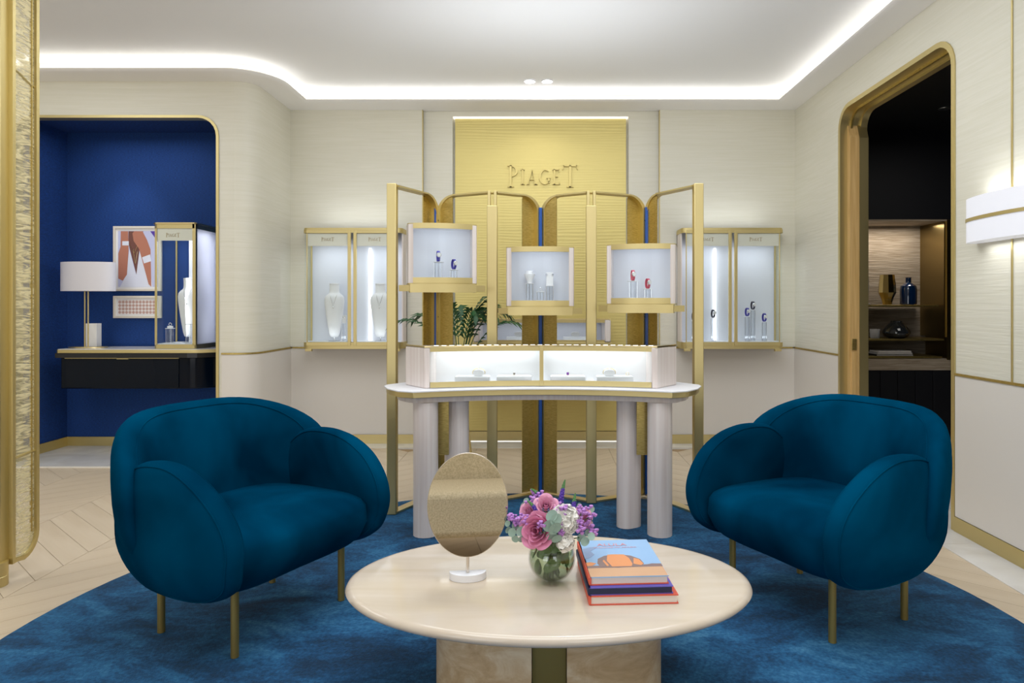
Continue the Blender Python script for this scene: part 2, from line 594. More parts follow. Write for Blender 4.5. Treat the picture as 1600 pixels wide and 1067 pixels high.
def logo(parent, mt, x0, z0, width, y, depth, name='letter'):
    """raised serif lettering with a tall first and last letter; faces -y"""
    seq = [('P', 1.0, -.12), ('I', .70, 0), ('A', .70, 0), ('G', .70, 0), ('E', .70, 0), ('T', 1.0, -.12)]
    tot = 0
    for ch, h, dz in seq:
        tot += glyph(ch)[0] * h + .10
    tot -= .10
    k = width / tot
    x = x0
    for ch, h, dz in seq:
        wd, polys = glyph(ch)
        mb = MB()
        for pl in polys:
            mb.prism([(x + p[0] * h * k, z0 + (p[1] * h + dz) * k) for p in pl], y - depth, y, XZ)
        mb.build(name, mt, parent, smooth=False)
        x += (wd * h + .10) * k


# ================================================================== ROOM SHELL
XR, XL, YB = 2.38, -2.38, 6.48
HC = 3.30
# floor slab with oak chevron planks laid on it
fl = struct(B(-6, 2.62, -3.2, 6.56, -0.12, -0.012), 'floor', 'joint', smooth=False)
W, hp = 0.60, 0.19
tanA = 0.9
RC = (-0.07, 2.65); RR = 2.02


def plank_mesh(sg):
    mb = MB()
    g = 0.0016
    p = [(g, g), (W - g, W * tanA + g), (W - g, W * tanA + hp - g), (g, hp - g)]
    if sg < 0:
        p = [(g, W * tanA + g), (W - g, g), (W - g, hp - g), (g, W * tanA + hp - g)]
    mb.prism(p, -0.012, 0.0)
    return mb


def add_uv(me, sg, offs=None):
    uv = me.uv_layers.new(name='UVMap')
    d = Vector((1, tanA * sg)).normalized(); n_ = Vector((-d.y, d.x))
    for l in me.loops:
        c = me.vertices[l.vertex_index].co
        p = Vector((c.x, c.y))
        uv.data[l.index].uv = (p.dot(d), p.dot(n_))


cells = []
for ix in range(-11, 5):
    x0 = ix * W
    sg = 1 if ix % 2 == 0 else -1
    for iy in range(-22, 36):
        y0 = iy * hp
        cx_, cy_ = x0 + W / 2, y0 + W * tanA / 2 + hp / 2
        if cx_ > 2.30 or cx_ < -6.1 or cy_ > 6.4 or cy_ < -3.1: continue
        dd = sqrt((cx_ - RC[0]) ** 2 + (cy_ - RC[1]) ** 2)
        inview = dd > RR - 0.18 and cy_ > 2.0 and cx_ / cy_ < 0.72 and cx_ / cy_ > -0.82 and cy_ < 6.2
        cells.append((sg, x0, y0, cy_, inview))
vis = sorted([c for c in cells if c[4]], key=lambda c: c[3])[:290]
vs = set((c[1], c[2]) for c in vis)
base = {}
for c in vis:
    sg, x0, y0 = c[:3]
    if sg not in base:
        o = plank_mesh(sg).build('plank', 'oak', fl, smooth=False, loc=(x0, y0, 0))
        add_uv(o.data, sg); base[sg] = o
    else:
        o = base[sg].copy(); C.objects.link(o); o.location = (x0, y0, 0)
for sg in (1, -1):
    rest = MB()
    for c in cells:
        if c[0] == sg and (c[1], c[2]) not in vs and sqrt((c[1] + W / 2 - RC[0]) ** 2 + (c[3] - RC[1]) ** 2) > RR - 0.4:
            g = 0.0016
            x0, y0 = c[1], c[2]
            p = [(g, g), (W - g, W * tanA + g), (W - g, W * tanA + hp - g), (g, hp - g)]
            if sg < 0: p = [(g, W * tanA + g), (W - g, g), (W - g, hp - g), (g, W * tanA + hp - g)]
            rest.prism([(x0 + a, y0 + b_) for a, b_ in p], -0.012, 0.0)
    if rest.v:
        o = rest.build('far_planks', 'oak', fl, smooth=False)
        add_uv(o.data, sg); o['kind'] = 'stuff'
# marble border along the walls, slab by slab
def slab(x0, x1, y0, y1, zt=0.004):
    B(x0 + .001, x1 - .001, y0 + .001, y1 - .001, -0.011, zt).build('marble_slab', 'white_marble', fl, smooth=False)
for k in range(8):
    slab(XR - .22, XR + (.20 if 3.95 < 1.0 + k * .68 + .34 < 5.46 else 0), 1.0 + k * .68, 1.0 + (k + 1) * .68)
for k in range(6):
    slab(-2.15 + k * .717, -2.15 + (k + 1) * .717, YB - .24, YB + .06)
for k in range(5):
    slab(-4.42 + k * .44, -4.42 + (k + 1) * .44, 5.48, 6.42 if False else 6.30, 0.012)

struct(B(-6, 2.70, -3.2, 6.8, HC, HC + .1), 'ceiling', 'ceiling_white', smooth=False)

# back wall: lower layer, raised side panels, pilasters, gold panel in a shallow niche
wb = struct(B(-2.5, -.855, YB, YB + .12, 0, HC).box(.815, 2.6, YB, YB + .12, 0, HC).box(-.855, .815, YB, YB + .12, 3.10, HC).box(-.855, .815, YB + .06, YB + .12, 0, 3.10), 'wall_back', 'plaster_ripple', smooth=False)
for (a, b_) in ((XL, -1.137), (1.106, XR)):
    B(a, b_, YB - .04, YB - .001, .914, 3.16).build('wall_panel', 'plaster_ripple', wb, smooth=False)
    B(a, b_, YB - .04, YB - .001, .088, .900).build('wall_panel', 'plaster_smooth', wb, smooth=False)
for (a, b_) in ((-1.137, -1.131), (1.100, 1.106)):
    B(a, b_, YB - .044, YB - .001, .09, 3.15).build('edge_strip', 'gold', wb, smooth=False)
gp = B(-.835, .795, YB + .03, YB + .058, .11, 3.085).build('gold_panel', 'gold_wall', wb, smooth=False)
B(-.85, .81, YB + .012, YB + .05, 3.086, 3.098).build('light_strip', 'led_soft', wb, smooth=False)
B(-.835, .795, YB + .04, YB + .058, .004, .007).build('light_strip', 'led_soft', wb, smooth=False)
logo(thing('wall_lettering', 'raised serif shop lettering on the gold wall panel above the folding screen', 'lettering'), 'letter_gold', -.335, 2.455, .67, YB + .030, .022)

# left wall with its rounded outer corner
cpath = [(XL, YB), (XL, 5.78)] + arc(-2.54, 5.78, .16, 0, -90, 6)[1:]
wl = struct(MB().ribbon([(XL, YB + .1)] + cpath[1:], 0, -.05, 0, HC), 'wall_left', 'plaster_ripple', ang=50)
# return wall with the alcove opening (notch from the floor, rounded top corners)
al0, al1, alz, ar = -4.36, -2.665, 2.87, .17
notch = [(al0, 0)] + [(al0, alz - ar)] + arc(al0 + ar, alz - ar, ar, 180, 90, 6)[1:] + arc(al1 - ar, alz - ar, ar, 90, 0, 6) + [(al1, 0)]
wr_ = MB().prism([(-6, 0)] + notch + [(-2.54, 0), (-2.54, HC), (-6, HC)], 5.62, 5.70, XZ)
wret = struct(wr_, 'wall_alcove_front', 'plaster_ripple', smooth=False)
MB().ribbon(notch, 0, -.022, 5.612, 5.70, XZ).build('opening_frame', 'gold', wret, ang=50)
# lower smooth wainscot skins and dado strips
MB().ribbon([(XL, 6.44)] + cpath[1:] + [(al1 + .024, 5.62)], .0005, .006, .09, .900).build('wainscot', 'plaster_smooth', wl, ang=50)
MB().ribbon([(XL, 6.44)] + cpath[1:] + [(al1 + .022, 5.62)], 0, .011, .900, .914).build('dado_strip', 'gold_dark', wl, ang=50)
B(-6, al0 - .024, 5.614, 5.619, .09, .9).build('wainscot', 'plaster_smooth', wret, smooth=False)
B(-6, al0 - .022, 5.609, 5.62, .9, .914).build('dado_strip', 'gold_dark', wret, smooth=False)
struct(MB().ribbon([(XL, 6.44)] + cpath[1:] + [(al1 + .022, 5.62)], 0, .012, 0, .088), 'baseboard_left', 'gold', ang=50)
struct(B(-6, al0 - .022, 5.608, 5.62, 0, .088), 'baseboard_alcove_front', 'gold', smooth=False)
struct(B(XL, -.87, YB - .052, YB - .041, 0, .088).box(.83, XR, YB - .052, YB - .041, 0, .088).box(-1.13, -.86, YB-.041, YB, 0, .088).box(.83, 1.10, YB-.041, YB, 0, .088), 'baseboard_back', 'gold', smooth=False)
struct(B(-.835, .795, YB + .02, YB + .04, .022, .105), 'baseboard_center', 'gold', smooth=False)
B(-2.36, -1.14, YB - .048, YB - .041, .900, .914).box(1.11, 2.36, YB - .048, YB - .041, .900, .914).build('dado_strip', 'gold_dark', wb, smooth=False)

# alcove box in blue fabric
AY = 6.30
struct(B(-4.42, -2.50, AY, AY + .1, 0, 3.0), 'wall_alcove_back', 'navy_fabric', smooth=False)
struct(B(-4.50, -4.39, 5.70, AY, 0, 3.0), 'wall_alcove_left', 'navy_fabric', smooth=False)
struct(B(-2.60, -2.50, 5.70, AY, 0, 3.0), 'wall_alcove_right', 'navy_fabric', smooth=False)
struct(B(-4.5, -2.5, 5.70, AY, 2.90, 3.0), 'ceiling_alcove', 'navy_fabric', smooth=False)
struct(B(-4.39, -2.60, AY - .012, AY, .012, .095).box(-4.39, -4.378, 5.70, AY - .012, .012, .095), 'baseboard_alcove', 'gold', smooth=False)

# right wall with the sliding door opening
d0, d1, dz, dr = 3.955, 5.46, 2.86, .16
nR = [(d0, 0), (d0, dz - dr)] + arc(d0 + dr, dz - dr, dr, 180, 90, 6)[1:] + arc(d1 - dr, dz - dr, dr, 90, 0, 6) + [(d1, 0)]
wR = struct(MB().prism([(-3.2, 0)] + nR + [(6.6, 0), (6.6, HC), (-3.2, HC)], XR, XR + .20, YZ), 'wall_right', 'plaster_ripple', smooth=False)
for (a, b_) in ((-3.2, d0 - .024), (d1 + .024, 6.438)):
    B(XR - .006, XR - .0005, a, b_, .09, .900).build('wainscot', 'plaster_smooth', wR, smooth=False)
    B(XR - .011, XR - .001, a, b_, .900, .914).build('dado_strip', 'gold_dark', wR, smooth=False)
B(XR - .006, XR - .0005, 3.452, 3.462, .914, 3.15).build('vertical_strip', 'gold', wR, smooth=False)
struct(B(XR - .012, XR, -3.2, d0 - .022, 0, .088).box(XR - .012, XR, d1 + .022, 6.43, 0, .088), 'baseboard_right', 'gold', smooth=False)
tr = struct(MB().ribbon(nR, 0, .022, XR - .008, XR + .0, YZ).ribbon(nR, -.012, .0, XR - .008, XR + .205, YZ), 'trim_door', 'gold', ang=50)
MB().ribbon([(p[0], p[1]) for p in nR], -.03, -.012, XR + .07, XR + .085, YZ).build('door_channel', 'gold_dark', tr, ang=50)
MB().ribbon([(p[0], p[1]) for p in nR], -.03, -.012, XR + .15, XR + .20, YZ).build('door_channel', 'gold', tr, ang=50)
B(XR + .03, XR + .06, d0 + .012, d0 + .022, .0, 2.7).build('door_jamb', 'door_wood', tr, smooth=False)
# sliding door standing almost wholly in its pocket
dm = [(-.0, .0), (.0, 2.62), (.035, 2.72), (.12, 2.80), (.5, 2.80), (.5, 0)]
dmp = lambda a, b_, c: (c, 5.40 + a, b_)
dr_ = struct(MB().prism([(a, b_ + .01) for a, b_ in dm], XR + .05, XR + .125, dmp), 'door_1', 'door_wood', smooth=False)
MB().prism([(a - .004, b_ + .01) for a, b_ in dm], XR + .126, XR + .195, dmp).build('door_edge', 'gold', dr_, smooth=False)
B(XR + .062, XR + .100, 5.390, 5.398, .95, 1.04).build('door_pull', 'gold_dark', dr_, bevel=.003)
B(XR + .062, XR + .10, 5.393, 5.3995, .6, .94).build('door_groove', 'door_wood', dr_, smooth=False)

# plaster cornice along every wall and cove light above it
room = [(XR, -3.2), (XR, YB - .04), (XL, YB - .04), (XL, 5.78)] + arc(-2.54, 5.78, .16, 0, -90, 8)[1:] + [(-6, 5.62)]
prof = [(-.03, 3.145), (.0, 3.148), (.10, 3.152), (.19, 3.160), (.225, 3.168), (.230, 3.180), (.20, 3.186), (-.03, 3.186)]
struct(MB().sweep(room, prof), 'trim_cornice', 'cornice_white', ang=60)
struct(MB().ribbon(room, .05, .075, 3.187, 3.205), 'trim_cove_light', 'led_cove', ang=60)

# wall behind the camera and far left wall
struct(B(-1.4, .6, -3.3, -3.2, 0, HC).box(-6, 2.6, -3.3, -3.2, 2.9, HC).box(-6, -5.2, -3.3, -3.2, 0, 2.9).box(2.45, 2.6, -3.3, -3.2, 0, 2.9), 'wall_front', 'taupe_wall', smooth=False)  # side gaps are made up, left for the added fill panels
sf = thing('sofa', 'tan woven sofa facing the marble table, seen only in the oval mirror', 'sofa', (0, -.25, .0))
MB().box(-.9, .9, -.35, .50, .16, .44).build('seat_cushion', 'taupe_wall', sf, bevel=.04, bseg=3)
MB().box(-.9, .9, -.60, -.38, .30, .86).build('back_cushion', 'taupe_wall', sf, bevel=.05, bseg=3)
for k in (-1, 1):
    for y_ in (-.5, .4):
        MB().lathe([(.02, 0), (.02, .16)], 12, k * .8, y_).build('leg', 'brass_leg', sf)
struct(B(-6.1, -6.0, -3.3, 5.7, 0, HC), 'wall_far_left', 'plaster_ripple', smooth=False)

# neighbouring room seen through the doorway
NY = 6.6
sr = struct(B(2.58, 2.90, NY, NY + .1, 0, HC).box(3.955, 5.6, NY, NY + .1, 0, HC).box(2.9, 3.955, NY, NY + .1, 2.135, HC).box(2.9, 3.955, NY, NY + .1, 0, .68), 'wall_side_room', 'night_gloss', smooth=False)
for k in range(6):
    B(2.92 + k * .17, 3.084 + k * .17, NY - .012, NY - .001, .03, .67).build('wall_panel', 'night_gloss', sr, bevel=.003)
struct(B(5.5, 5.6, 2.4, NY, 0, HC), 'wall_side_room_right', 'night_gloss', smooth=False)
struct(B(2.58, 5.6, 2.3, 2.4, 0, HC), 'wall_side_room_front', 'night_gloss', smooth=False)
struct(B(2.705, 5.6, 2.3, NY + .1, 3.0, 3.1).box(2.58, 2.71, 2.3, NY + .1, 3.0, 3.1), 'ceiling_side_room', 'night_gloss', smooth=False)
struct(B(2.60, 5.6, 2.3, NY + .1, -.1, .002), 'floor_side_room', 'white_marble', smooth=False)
nc = thing('wall_niche', 'lit wall niche with gold side and oak shelves beyond the doorway', 'niche', (3.43, NY, .68))
MB().box(-.53, .53, .42, .44, 0, 1.455).build('back_panel', 'niche_texture', nc, smooth=False)
B(.45, .47, .0, .42, .32, 1.44).build('side_panel', 'niche_gold', nc, smooth=False)
B(.505, .525, -.015, .43, 0, 1.455).box(.47, .525, -.015, .0, .1, 1.455).build('side_panel', 'niche_gold', nc, smooth=False)
B(-.53, .525, -.01, .42, 1.44, 1.455).build('top_panel', 'niche_texture', nc, smooth=False)
B(-.53, .505, -.01, .42, 0, .11).build('plinth', 'niche_texture', nc, smooth=False)
for (z, xe) in ((.612, .40), (.285, .45), (.115, .43)):
    B(-.52, xe, .0, .41, z, z + .018).build('shelf', 'gold_dark', nc, bevel=.002)
area('niche_light', (0, .2, 1.42), .8, .1, 3.2, (1, .92, .82), parent=nc)

# ================================================================== LARGE THINGS
# rug
rg = MB().lathe([(RR - .015, 0.0005), (RR, .006), (RR, .014), (RR - .012, .022), (RR - .2, .022), (.6, .022), (.001, .022)], 96, caps=True)
o = rg.build('round_rug', 'rug_pile', loc=(RC[0], RC[1], 0.0005), ang=60)
tag(o, 'large round blue plush rug under the table and armchairs', 'rug')
ZR = 0.0235


# armchairs -----------------------------------------------------------------
def catmull(P, n=6):
    out = []
    k = len(P)
    for i in range(k):
        p0, p1, p2, p3 = [Vector(P[(i + j - 1) % k]) for j in range(4)]
        for t in range(n):
            t = t / n
            out.append(tuple(0.5 * ((2 * p1) + (-p0 + p2) * t + (2 * p0 - 5 * p1 + 4 * p2 - p3) * t * t + (-p0 + 3 * p1 - 3 * p2 + p3) * t ** 3)))
    return out


def superell(a, b_, cx, cy, n=48, p=2.6):
    out = []
    for i in range(n):
        t = 2 * pi * i / n
        c_, s_ = cos(t), sin(t)
        out.append((cx + a * abs(c_) ** (2 / p) * (1 if c_ > 0 else -1), cy + b_ * abs(s_) ** (2 / p) * (1 if s_ > 0 else -1)))
    return out


def make_armchair(label):
    """local: +x = facing direction, y = width, z up"""
    t = thing('armchair', label, 'armchair', (0, 0, 0))
    # back: wide pad wrapping round
    def mback(a, z, h):
        u_ = a / .50
        f_ = -.345 + .30 * abs(u_) ** 3.4
        sl = .30 * 3.4 * abs(u_) ** 2.4 / .50 * (1 if a > 0 else -1)
        nx, ny = 1 / sqrt(1 + sl * sl), -sl / sqrt(1 + sl * sl)
        f_ -= .13 * (z - .45)
        if z < .45: f_ += .16 * ((.45 - z) / .25) ** 2
        tuck = 1 - .12 * max(0, (.5 - z) / .3)
        return (f_ + nx * h, a * tuck * .98 + ny * h, z)
    out = superell(.50, .325, 0, .535, 64, 3.2)
    bk_ = MB().pad(out, .155, mback, 10, 2.6).build('backrest', 'velvet', t, ang=180)
    def seam(outl, T, p, mp, r_, sg):
        n = len(outl); cx_ = sum(q[0] for q in outl) / n; cy_ = sum(q[1] for q in outl) / n
        h = sg * (T / 2 * (1 - r_ ** p) ** (1 / p) + .0005)
        return MB().tube([mp(cx_ + (q[0] - cx_) * r_, cy_ + (q[1] - cy_) * r_, h) for q in outl], .0032, 6, closed=True)
    seam(out, .155, 2.6, mback, .93, 1).build('piping', 'velvet', bk_, ang=180)
    # seat
    so = []
    for (f_, y_) in superell(.375, .385, .02, 0, 56, 3.6):
        if f_ > .1: f_ -= .05 * (1 - min(1, abs(y_) / .385) ** 2)
        so.append((f_, y_))
    MB().pad(so, .25, lambda a, b_, h: (a - .10 * max(0, (.33 - (.345 + h)) / .12) * (1 if a > 0 else -1) * abs(a) / .4, b_, .345 + h), 10, 4.5).build('seat', 'velvet', t, ang=180)
    # arms
    P = [(-.27, .42), (-.25, .58), (-.14, .69), (.0, .713), (.13, .69), (.25, .625), (.33, .54), (.365, .455), (.36, .37), (.32, .285), (.18, .225), (-.05, .215), (-.2, .27)]
    out = catmull(P, 5)
    for s_ in (-1, 1):
        def marm(f_, z, h, s_=s_):
            off = .02 - .85 * max(0, .40 - z) ** 1.6 - .35 * max(0, z - .60) ** 1.5
            off -= .22 * max(0, f_ - .12) ** 1.6 + .12 * max(0, -f_ - .1)
            return (f_, s_ * (.385 + off + h), z)
        ar_ = MB().pad(out, .135, marm, 10, 2.9).build('armrest', 'velvet', t, ang=180)
        seam(out, .135, 2.9, marm, .945, -s_).build('piping', 'velvet', ar_, ang=180)
        seam(out, .135, 2.9, marm, .945, s_).build('piping', 'velvet', ar_, ang=180)
    for (f_, y_) in ((.21, -.27), (.21, .27), (-.21, -.27), (-.21, .27)):
        MB().lathe([(.0145, 0), (.0145, .27)], 16, f_, y_).build('leg', 'brass_leg', t)
    return t


ch = make_armchair('dark teal velvet armchair on brass legs, left of the round marble table')
ch.location = (-1.185, 2.82, ZR); ch.rotation_euler = (0, 0, radians(-27))
ch2 = dup(ch, (1.165, 2.93, ZR), radians(180 + 27), 'dark teal velvet armchair right of the marble table, beside the open doorway')

# coffee table ---------------------------------------------------------------
ct = thing('coffee_table', 'oval cream marble coffee table with glossy top on the blue rug', 'table', (.02, 2.32, ZR))
zt = .38 - ZR
prof = [(.90, zt - .034), (.965, zt - .033), (.99, zt - .026), (1.0, zt - .017), (.992, zt - .007), (.975, zt - .001), (.955, zt), (.5, zt), (.002, zt)]
MB().lathe([(r_, z) for r_, z in prof], 120, sx=.68, sy=.435).build('tabletop', 'table_marble', ct, ang=60)
for s_ in (-1, 1):
    pl = [(s_ * .054, -.235)] + [(s_ * .38 * cos(a), .24 * sin(a)) for a in [radians(-82 + 164 * i / 20) for i in range(21)]] + [(s_ * .054, .235)]
    MB().prism(pl, 0, zt - .034).build('pedestal', 'travertine', ct, bevel=.004, ang=40)
B(-.052, .052, -.215, .215, 0, zt - .034).build('brass_core', 'brass_leg', ct, smooth=False)

# display counter -------------------------------------------------------------
cn = thing('display_counter', 'curved jewellery counter with gold edge on paired cream columns', 'counter', (0, 3.95, ZR))
K = 3.95
def carc(x0, x1, y0, dy, n=12, h=.64):
    """concave front: nearer at the ends"""
    return [(x0 + (x1 - x0) * i / n, y0 + dy * (1 - ((x0 + (x1 - x0) * i / n) / h) ** 2)) for i in range(n + 1)]
front = carc(-.70, .70, -.26, .14, 16, .70)
plan = [(-.80, .20), (-.905, .06), (-.905, .0), (-.86, -.12), (-.78, -.225)] + front + [(.78, -.225), (.86, -.12), (.905, .0), (.905, .06), (.80, .20)] + carc(.7, -.7, .10, .0, 4)
MB().prism(plan, .80 - ZR, .832 - ZR).build('edge_band', 'gold', cn, bevel=.002, ang=30)
MB().prism(offset_path(plan, -.012, True), .832 - ZR, .838 - ZR).build('countertop', 'white_satin', cn, smooth=False)
MB().prism(offset_path(plan, .06, True), .765 - ZR, .80 - ZR).build('apron', 'cream_lacquer', cn, ang=30)


def stadium(x0, x1, yc, r_, n=8, rot=0):
    pts = arc(x1 - r_, yc, r_, -90, 90, n) + arc(x0 + r_, yc, r_, 90, 270, n)
    cx_ = (x0 + x1) / 2
    return [(cx_ + (p[0] - cx_) * cos(rot) - (p[1] - yc) * sin(rot), yc + (p[0] - cx_) * sin(rot) + (p[1] - yc) * cos(rot)) for p in pts]


for s_ in (-1, 1):
    MB().prism(stadium(s_ * .655 - .07, s_ * .655 + .07, -.13, .069), 0, .765 - ZR).build('column', 'cream_lacquer', cn, ang=40)
    MB().prism(stadium(s_ * .50 - .075, s_ * .50 + .075, .02, .055, rot=s_ * .5), 0, .765 - ZR).build('column', 'cream_lacquer', cn, ang=40)
    xa, xb = sorted((s_ * .535, s_ * .615))
    B(xa, xb, -.07, -.05, .43, .77).build('link_plate', 'gold_dark', cn, smooth=False)

# showcase on the counter
sc = thing('counter_showcase', 'long low lit glass showcase standing on the curved counter', 'showcase', (0, 3.95, .838))
fr_ = carc(-.63, .61, -.13, .10, 16, .63)
fl_ = fr_[:9]; fr2 = fr_[8:]
bk = [(-.62, .10), (.60, .10)]
encl = [(-.63, -.13), (-.66, -.135), (-.72, -.06), (-.80, .04), (-.80, .10), (-.63, .10)]
MB().prism(encl, 0, .228).build('end_panel', 'cream_lacquer', sc, bevel=.006, ang=30)
MB().prism([(-p[0] - .02, p[1]) for p in encl], 0, .228).build('end_panel', 'cream_lacquer', sc, bevel=.006, ang=30)
fp = offset_path(fr_, 0)
MB().prism(fr_ + [(.61, .10), (-.63, .10)], 0.0, .014).build('floor_panel', 'white_matte', sc, ang=30)
MB().ribbon(fr_, .006, -.006, 0.004, .034).build('bottom_trim', 'gold', sc, ang=30)
MB().ribbon(fr_, .02, .0, .205, .228).build('top_trim', 'gold', sc, ang=30)
B(-.018, .004, -.045, -.01, 0.004, .228).build('mullion', 'gold', sc, bevel=.001)
for a in (fl_, fr2):
    MB().ribbon(a, -.001, .003, .034, .205).build('glass_pane', 'glass', sc, ang=30)
B(-.63, .61, .085, .10, .014, .228).build('back_panel', 'white_matte', sc, smooth=False)
MB().prism([(p[0], p[1]) for p in fr_] + [(.61, .10), (.78, .10), (.78, .04), (.70, -.06), (.64, -.13)][:3] + [(-.80, .10)][:0] + [(-.63, .10)], .229, .237).build('glass_top', 'glass', sc, ang=30)
MB().ribbon([(-.81, .10), (-.80, .04), (-.72, -.06), (-.66, -.138)] + fr_ + [(.64, -.138), (.70, -.06), (.78, .04), (.79, .10)], 0, .012, .229, .238).build('top_rim', 'gold_pale', sc, ang=40)
for k in range(30):  # glowing dashes stand in for LED reflections on the glass edge
    x_ = -.61 + k * .0415
    yy = -.13 + .10 * (1 - ((x_ + .01) / .63) ** 2)
    B(x_, x_ + .026, yy - .003, yy + .001, .2385, .2405).build('reflection_dash', 'led_white', sc, smooth=False)
area('showcase_light', (-.32, .03, .222), .56, .05, .34, (.95, .97, 1), parent=sc)
area('showcase_light', (.30, .03, .222), .56, .05, .34, (.95, .97, 1), parent=sc)


def tray(x, y, w_, label):
    t = thing('display_tray', label, 'tray', (x, y, .838 + .014), 0, 'white jewellery trays in the long showcase')
    B(-w_ / 2, w_ / 2, -.045, .045, .001, .042).build('block', 'white_satin', t, bevel=.002)
    B(-w_ / 2 + .006, w_ / 2 - .006, -.040, .040, .042, .044).build('cushion', 'white_matte', t, bevel=.001)
    return t


tray(-.405, 3.955, .20, 'white tray at the left end of the long counter showcase, with a bracelet roll')
tray(-.165, 3.965, .20, 'white tray just left of the showcase mullion, with a square pendant')
tray(.145, 3.965, .20, 'white tray just right of the showcase mullion, with a purple pendant')
tray(.415, 3.955, .21, 'white tray at the right end of the long counter showcase, with bracelet roll and ring')
zt2 = .838 + .014 + .045


def bracelet(x, y, label):
    t = thing('bracelet', label, 'bracelet', (x, y, zt2), 0, 'bracelets on white rolls')
    MB().prism(superell(.032, .017, 0, .017, 24, 2.4), -.02, .02, lambda a, b_, c: (a, c, b_)).build('roll', 'white_satin', t, ang=50)
    MB().tube([(cos(a) * .036, 0, .018 + sin(a) * .024) for a in [radians(-20 + i * 10) for i in range(23)]], .0022, 6).build('bangle', 'gold_pale', t)
    MB().lathe([(.005, 0), (.006, .003), (.001, .006)], 10, 0, -.002, .042).build('stone', 'silver', t)
    return t


bracelet(-.37, 3.95, 'gold bangle on a white roll, left half of the counter showcase')
bracelet(.385, 3.95, 'gold bangle on a white roll, right half of the counter showcase')


def flat_pendant(x, mt, label):
    t = thing('pendant', label, 'pendant', (x, 3.955, zt2), 0)
    B(-.007, .007, -.006, .006, .003, .019).build('stone', mt, t, bevel=.002)
    MB().tube([(-.055, .005, .002), (-.03, -.004, .002), (0, -.003, .003), (.03, -.004, .002), (.055, .005, .002)], .0012, 5).build('chain', 'gold_pale', t)


flat_pendant(-.165, 'silver', 'square silver pendant lying on the tray left of the mullion')
flat_pendant(.145, 'amethyst', 'purple stone pendant lying on the tray right of the mullion')
t = thing('ring', 'small ring standing at the far right tray of the counter showcase', 'ring', (.49, 3.945, zt2))
MB().tube([(cos(a) * .009, 0, .010 + sin(a) * .009) for a in [2 * pi * i / 16 for i in range(16)]], .0014, 6, closed=True).build('band', 'gold_pale', t)
MB().lathe([(.003, 0), (.004, .002), (.001, .005)], 8, 0, 0, .019).build('stone', 'silver', t)

# folding gold screen behind the counter ---------------------------------------
dv = thing('folding_screen', 'tall zigzag gold folding screen with arched frames behind the counter', 'screen', (0, 4.45, ZR))
HP = 2.05 - ZR
nodes = [(-.925, 4.20), (-.72, 4.64), (-.328, 4.45), (-.015, 4.66), (.315, 4.45), (.70, 4.64), (.955, 4.20)]


def leaf(post, spine, outer):
    a = Vector((post[0], post[1] - 4.45)); b_ = Vector((spine[0], spine[1] - 4.45))
    L = (b_ - a).length; d = (b_ - a).normalized(); n_ = Vector((-d.y, d.x))
    mp = lambda s_, z, c: (a.x + d.x * s_ + n_.x * c, a.y + d.y * s_ + n_.y * c, z)
    e = L - .014
    r_ = .13
    top_ = [(.018, HP - .006), (e - r_, HP - .006)]
    MB().ribbon(top_, 0, -.010, -.035, .035, mp).build('top_rail', 'gold', dv, ang=50)
    oc = arc(e - r_, HP - .006 - r_, r_, 90, 0, 12) + [(e, .012)]
    ic = [(e - r_ + (r_ - .010 - .020 * i / 12) * cos(radians(90 - 7.5 * i)), HP - .006 - r_ + (r_ - .010 - .020 * i / 12) * sin(radians(90 - 7.5 * i))) for i in range(13)] + [(e - .030, .012)]
    fr3 = MB()
    for i in range(13):
        fr3.prism([oc[i], oc[i + 1], ic[i + 1], ic[i]], -.030, .024, mp)
    fr3.build('arch_jamb', 'gold', dv, ang=50)
    MB().prism([(0, 0), (e, 0), (e, .012), (0, .012)], -.03, .03, mp).build('floor_rail', 'gold_pale', dv, smooth=False)
    wv_ = .125
    pl = [(e - wv_, .02), (e - wv_, HP - .025)] + [(p[0], p[1]) for p in ic[1:-1]] + [(e - .030, .02)]
    MB().prism(pl, .012, .018, mp).build('infill_plate', 'gold_dark', dv, ang=30)
    for z in (.45, 1.2, 1.85):
        MB().prism([(e - .017, z), (e - .011, z), (e - .011, z + .006), (e - .017, z + .006)], -.0315, -.0300, mp).build('screw', 'black', dv, smooth=False)


leaf(nodes[0], nodes[1], True); leaf(nodes[2], nodes[1], False); leaf(nodes[2], nodes[3], False)
leaf(nodes[4], nodes[3], False); leaf(nodes[4], nodes[5], False); leaf(nodes[6], nodes[5], True)
for n_ in (nodes[1], nodes[3], nodes[5]):
    B(n_[0] - .010, n_[0] + .010, n_[1] - 4.45 - .05, n_[1] - 4.45 + .02, 0, 1.965 - ZR).build('spine', 'blue_line', dv, bevel=.002)
for n_ in (nodes[2], nodes[4]):
    B(n_[0] - .033, n_[0] + .033, n_[1] - 4.45 - .04, n_[1] - 4.45 + .02, 0, 1.95 - ZR).build('post', 'gold', dv, bevel=.004)
for n_ in (nodes[2], nodes[4]):
    for q_ in (-1, 1):
        B(n_[0] + q_ * .020 - .009, n_[0] + q_ * .020 + .009, n_[1] - 4.45 - .03, n_[1] - 4.45 + .01, 1.95 - ZR, HP - .004).build('post_tip', 'gold', dv, bevel=.002)
for n_ in (nodes[0], nodes[6]):
    s_ = -1 if n_[0] < 0 else 1
    B(n_[0] - .029, n_[0] + .029, n_[1] - 4.45 - .03, n_[1] - 4.45 + .03, 0, HP).build('post', 'gold', dv, bevel=.004)


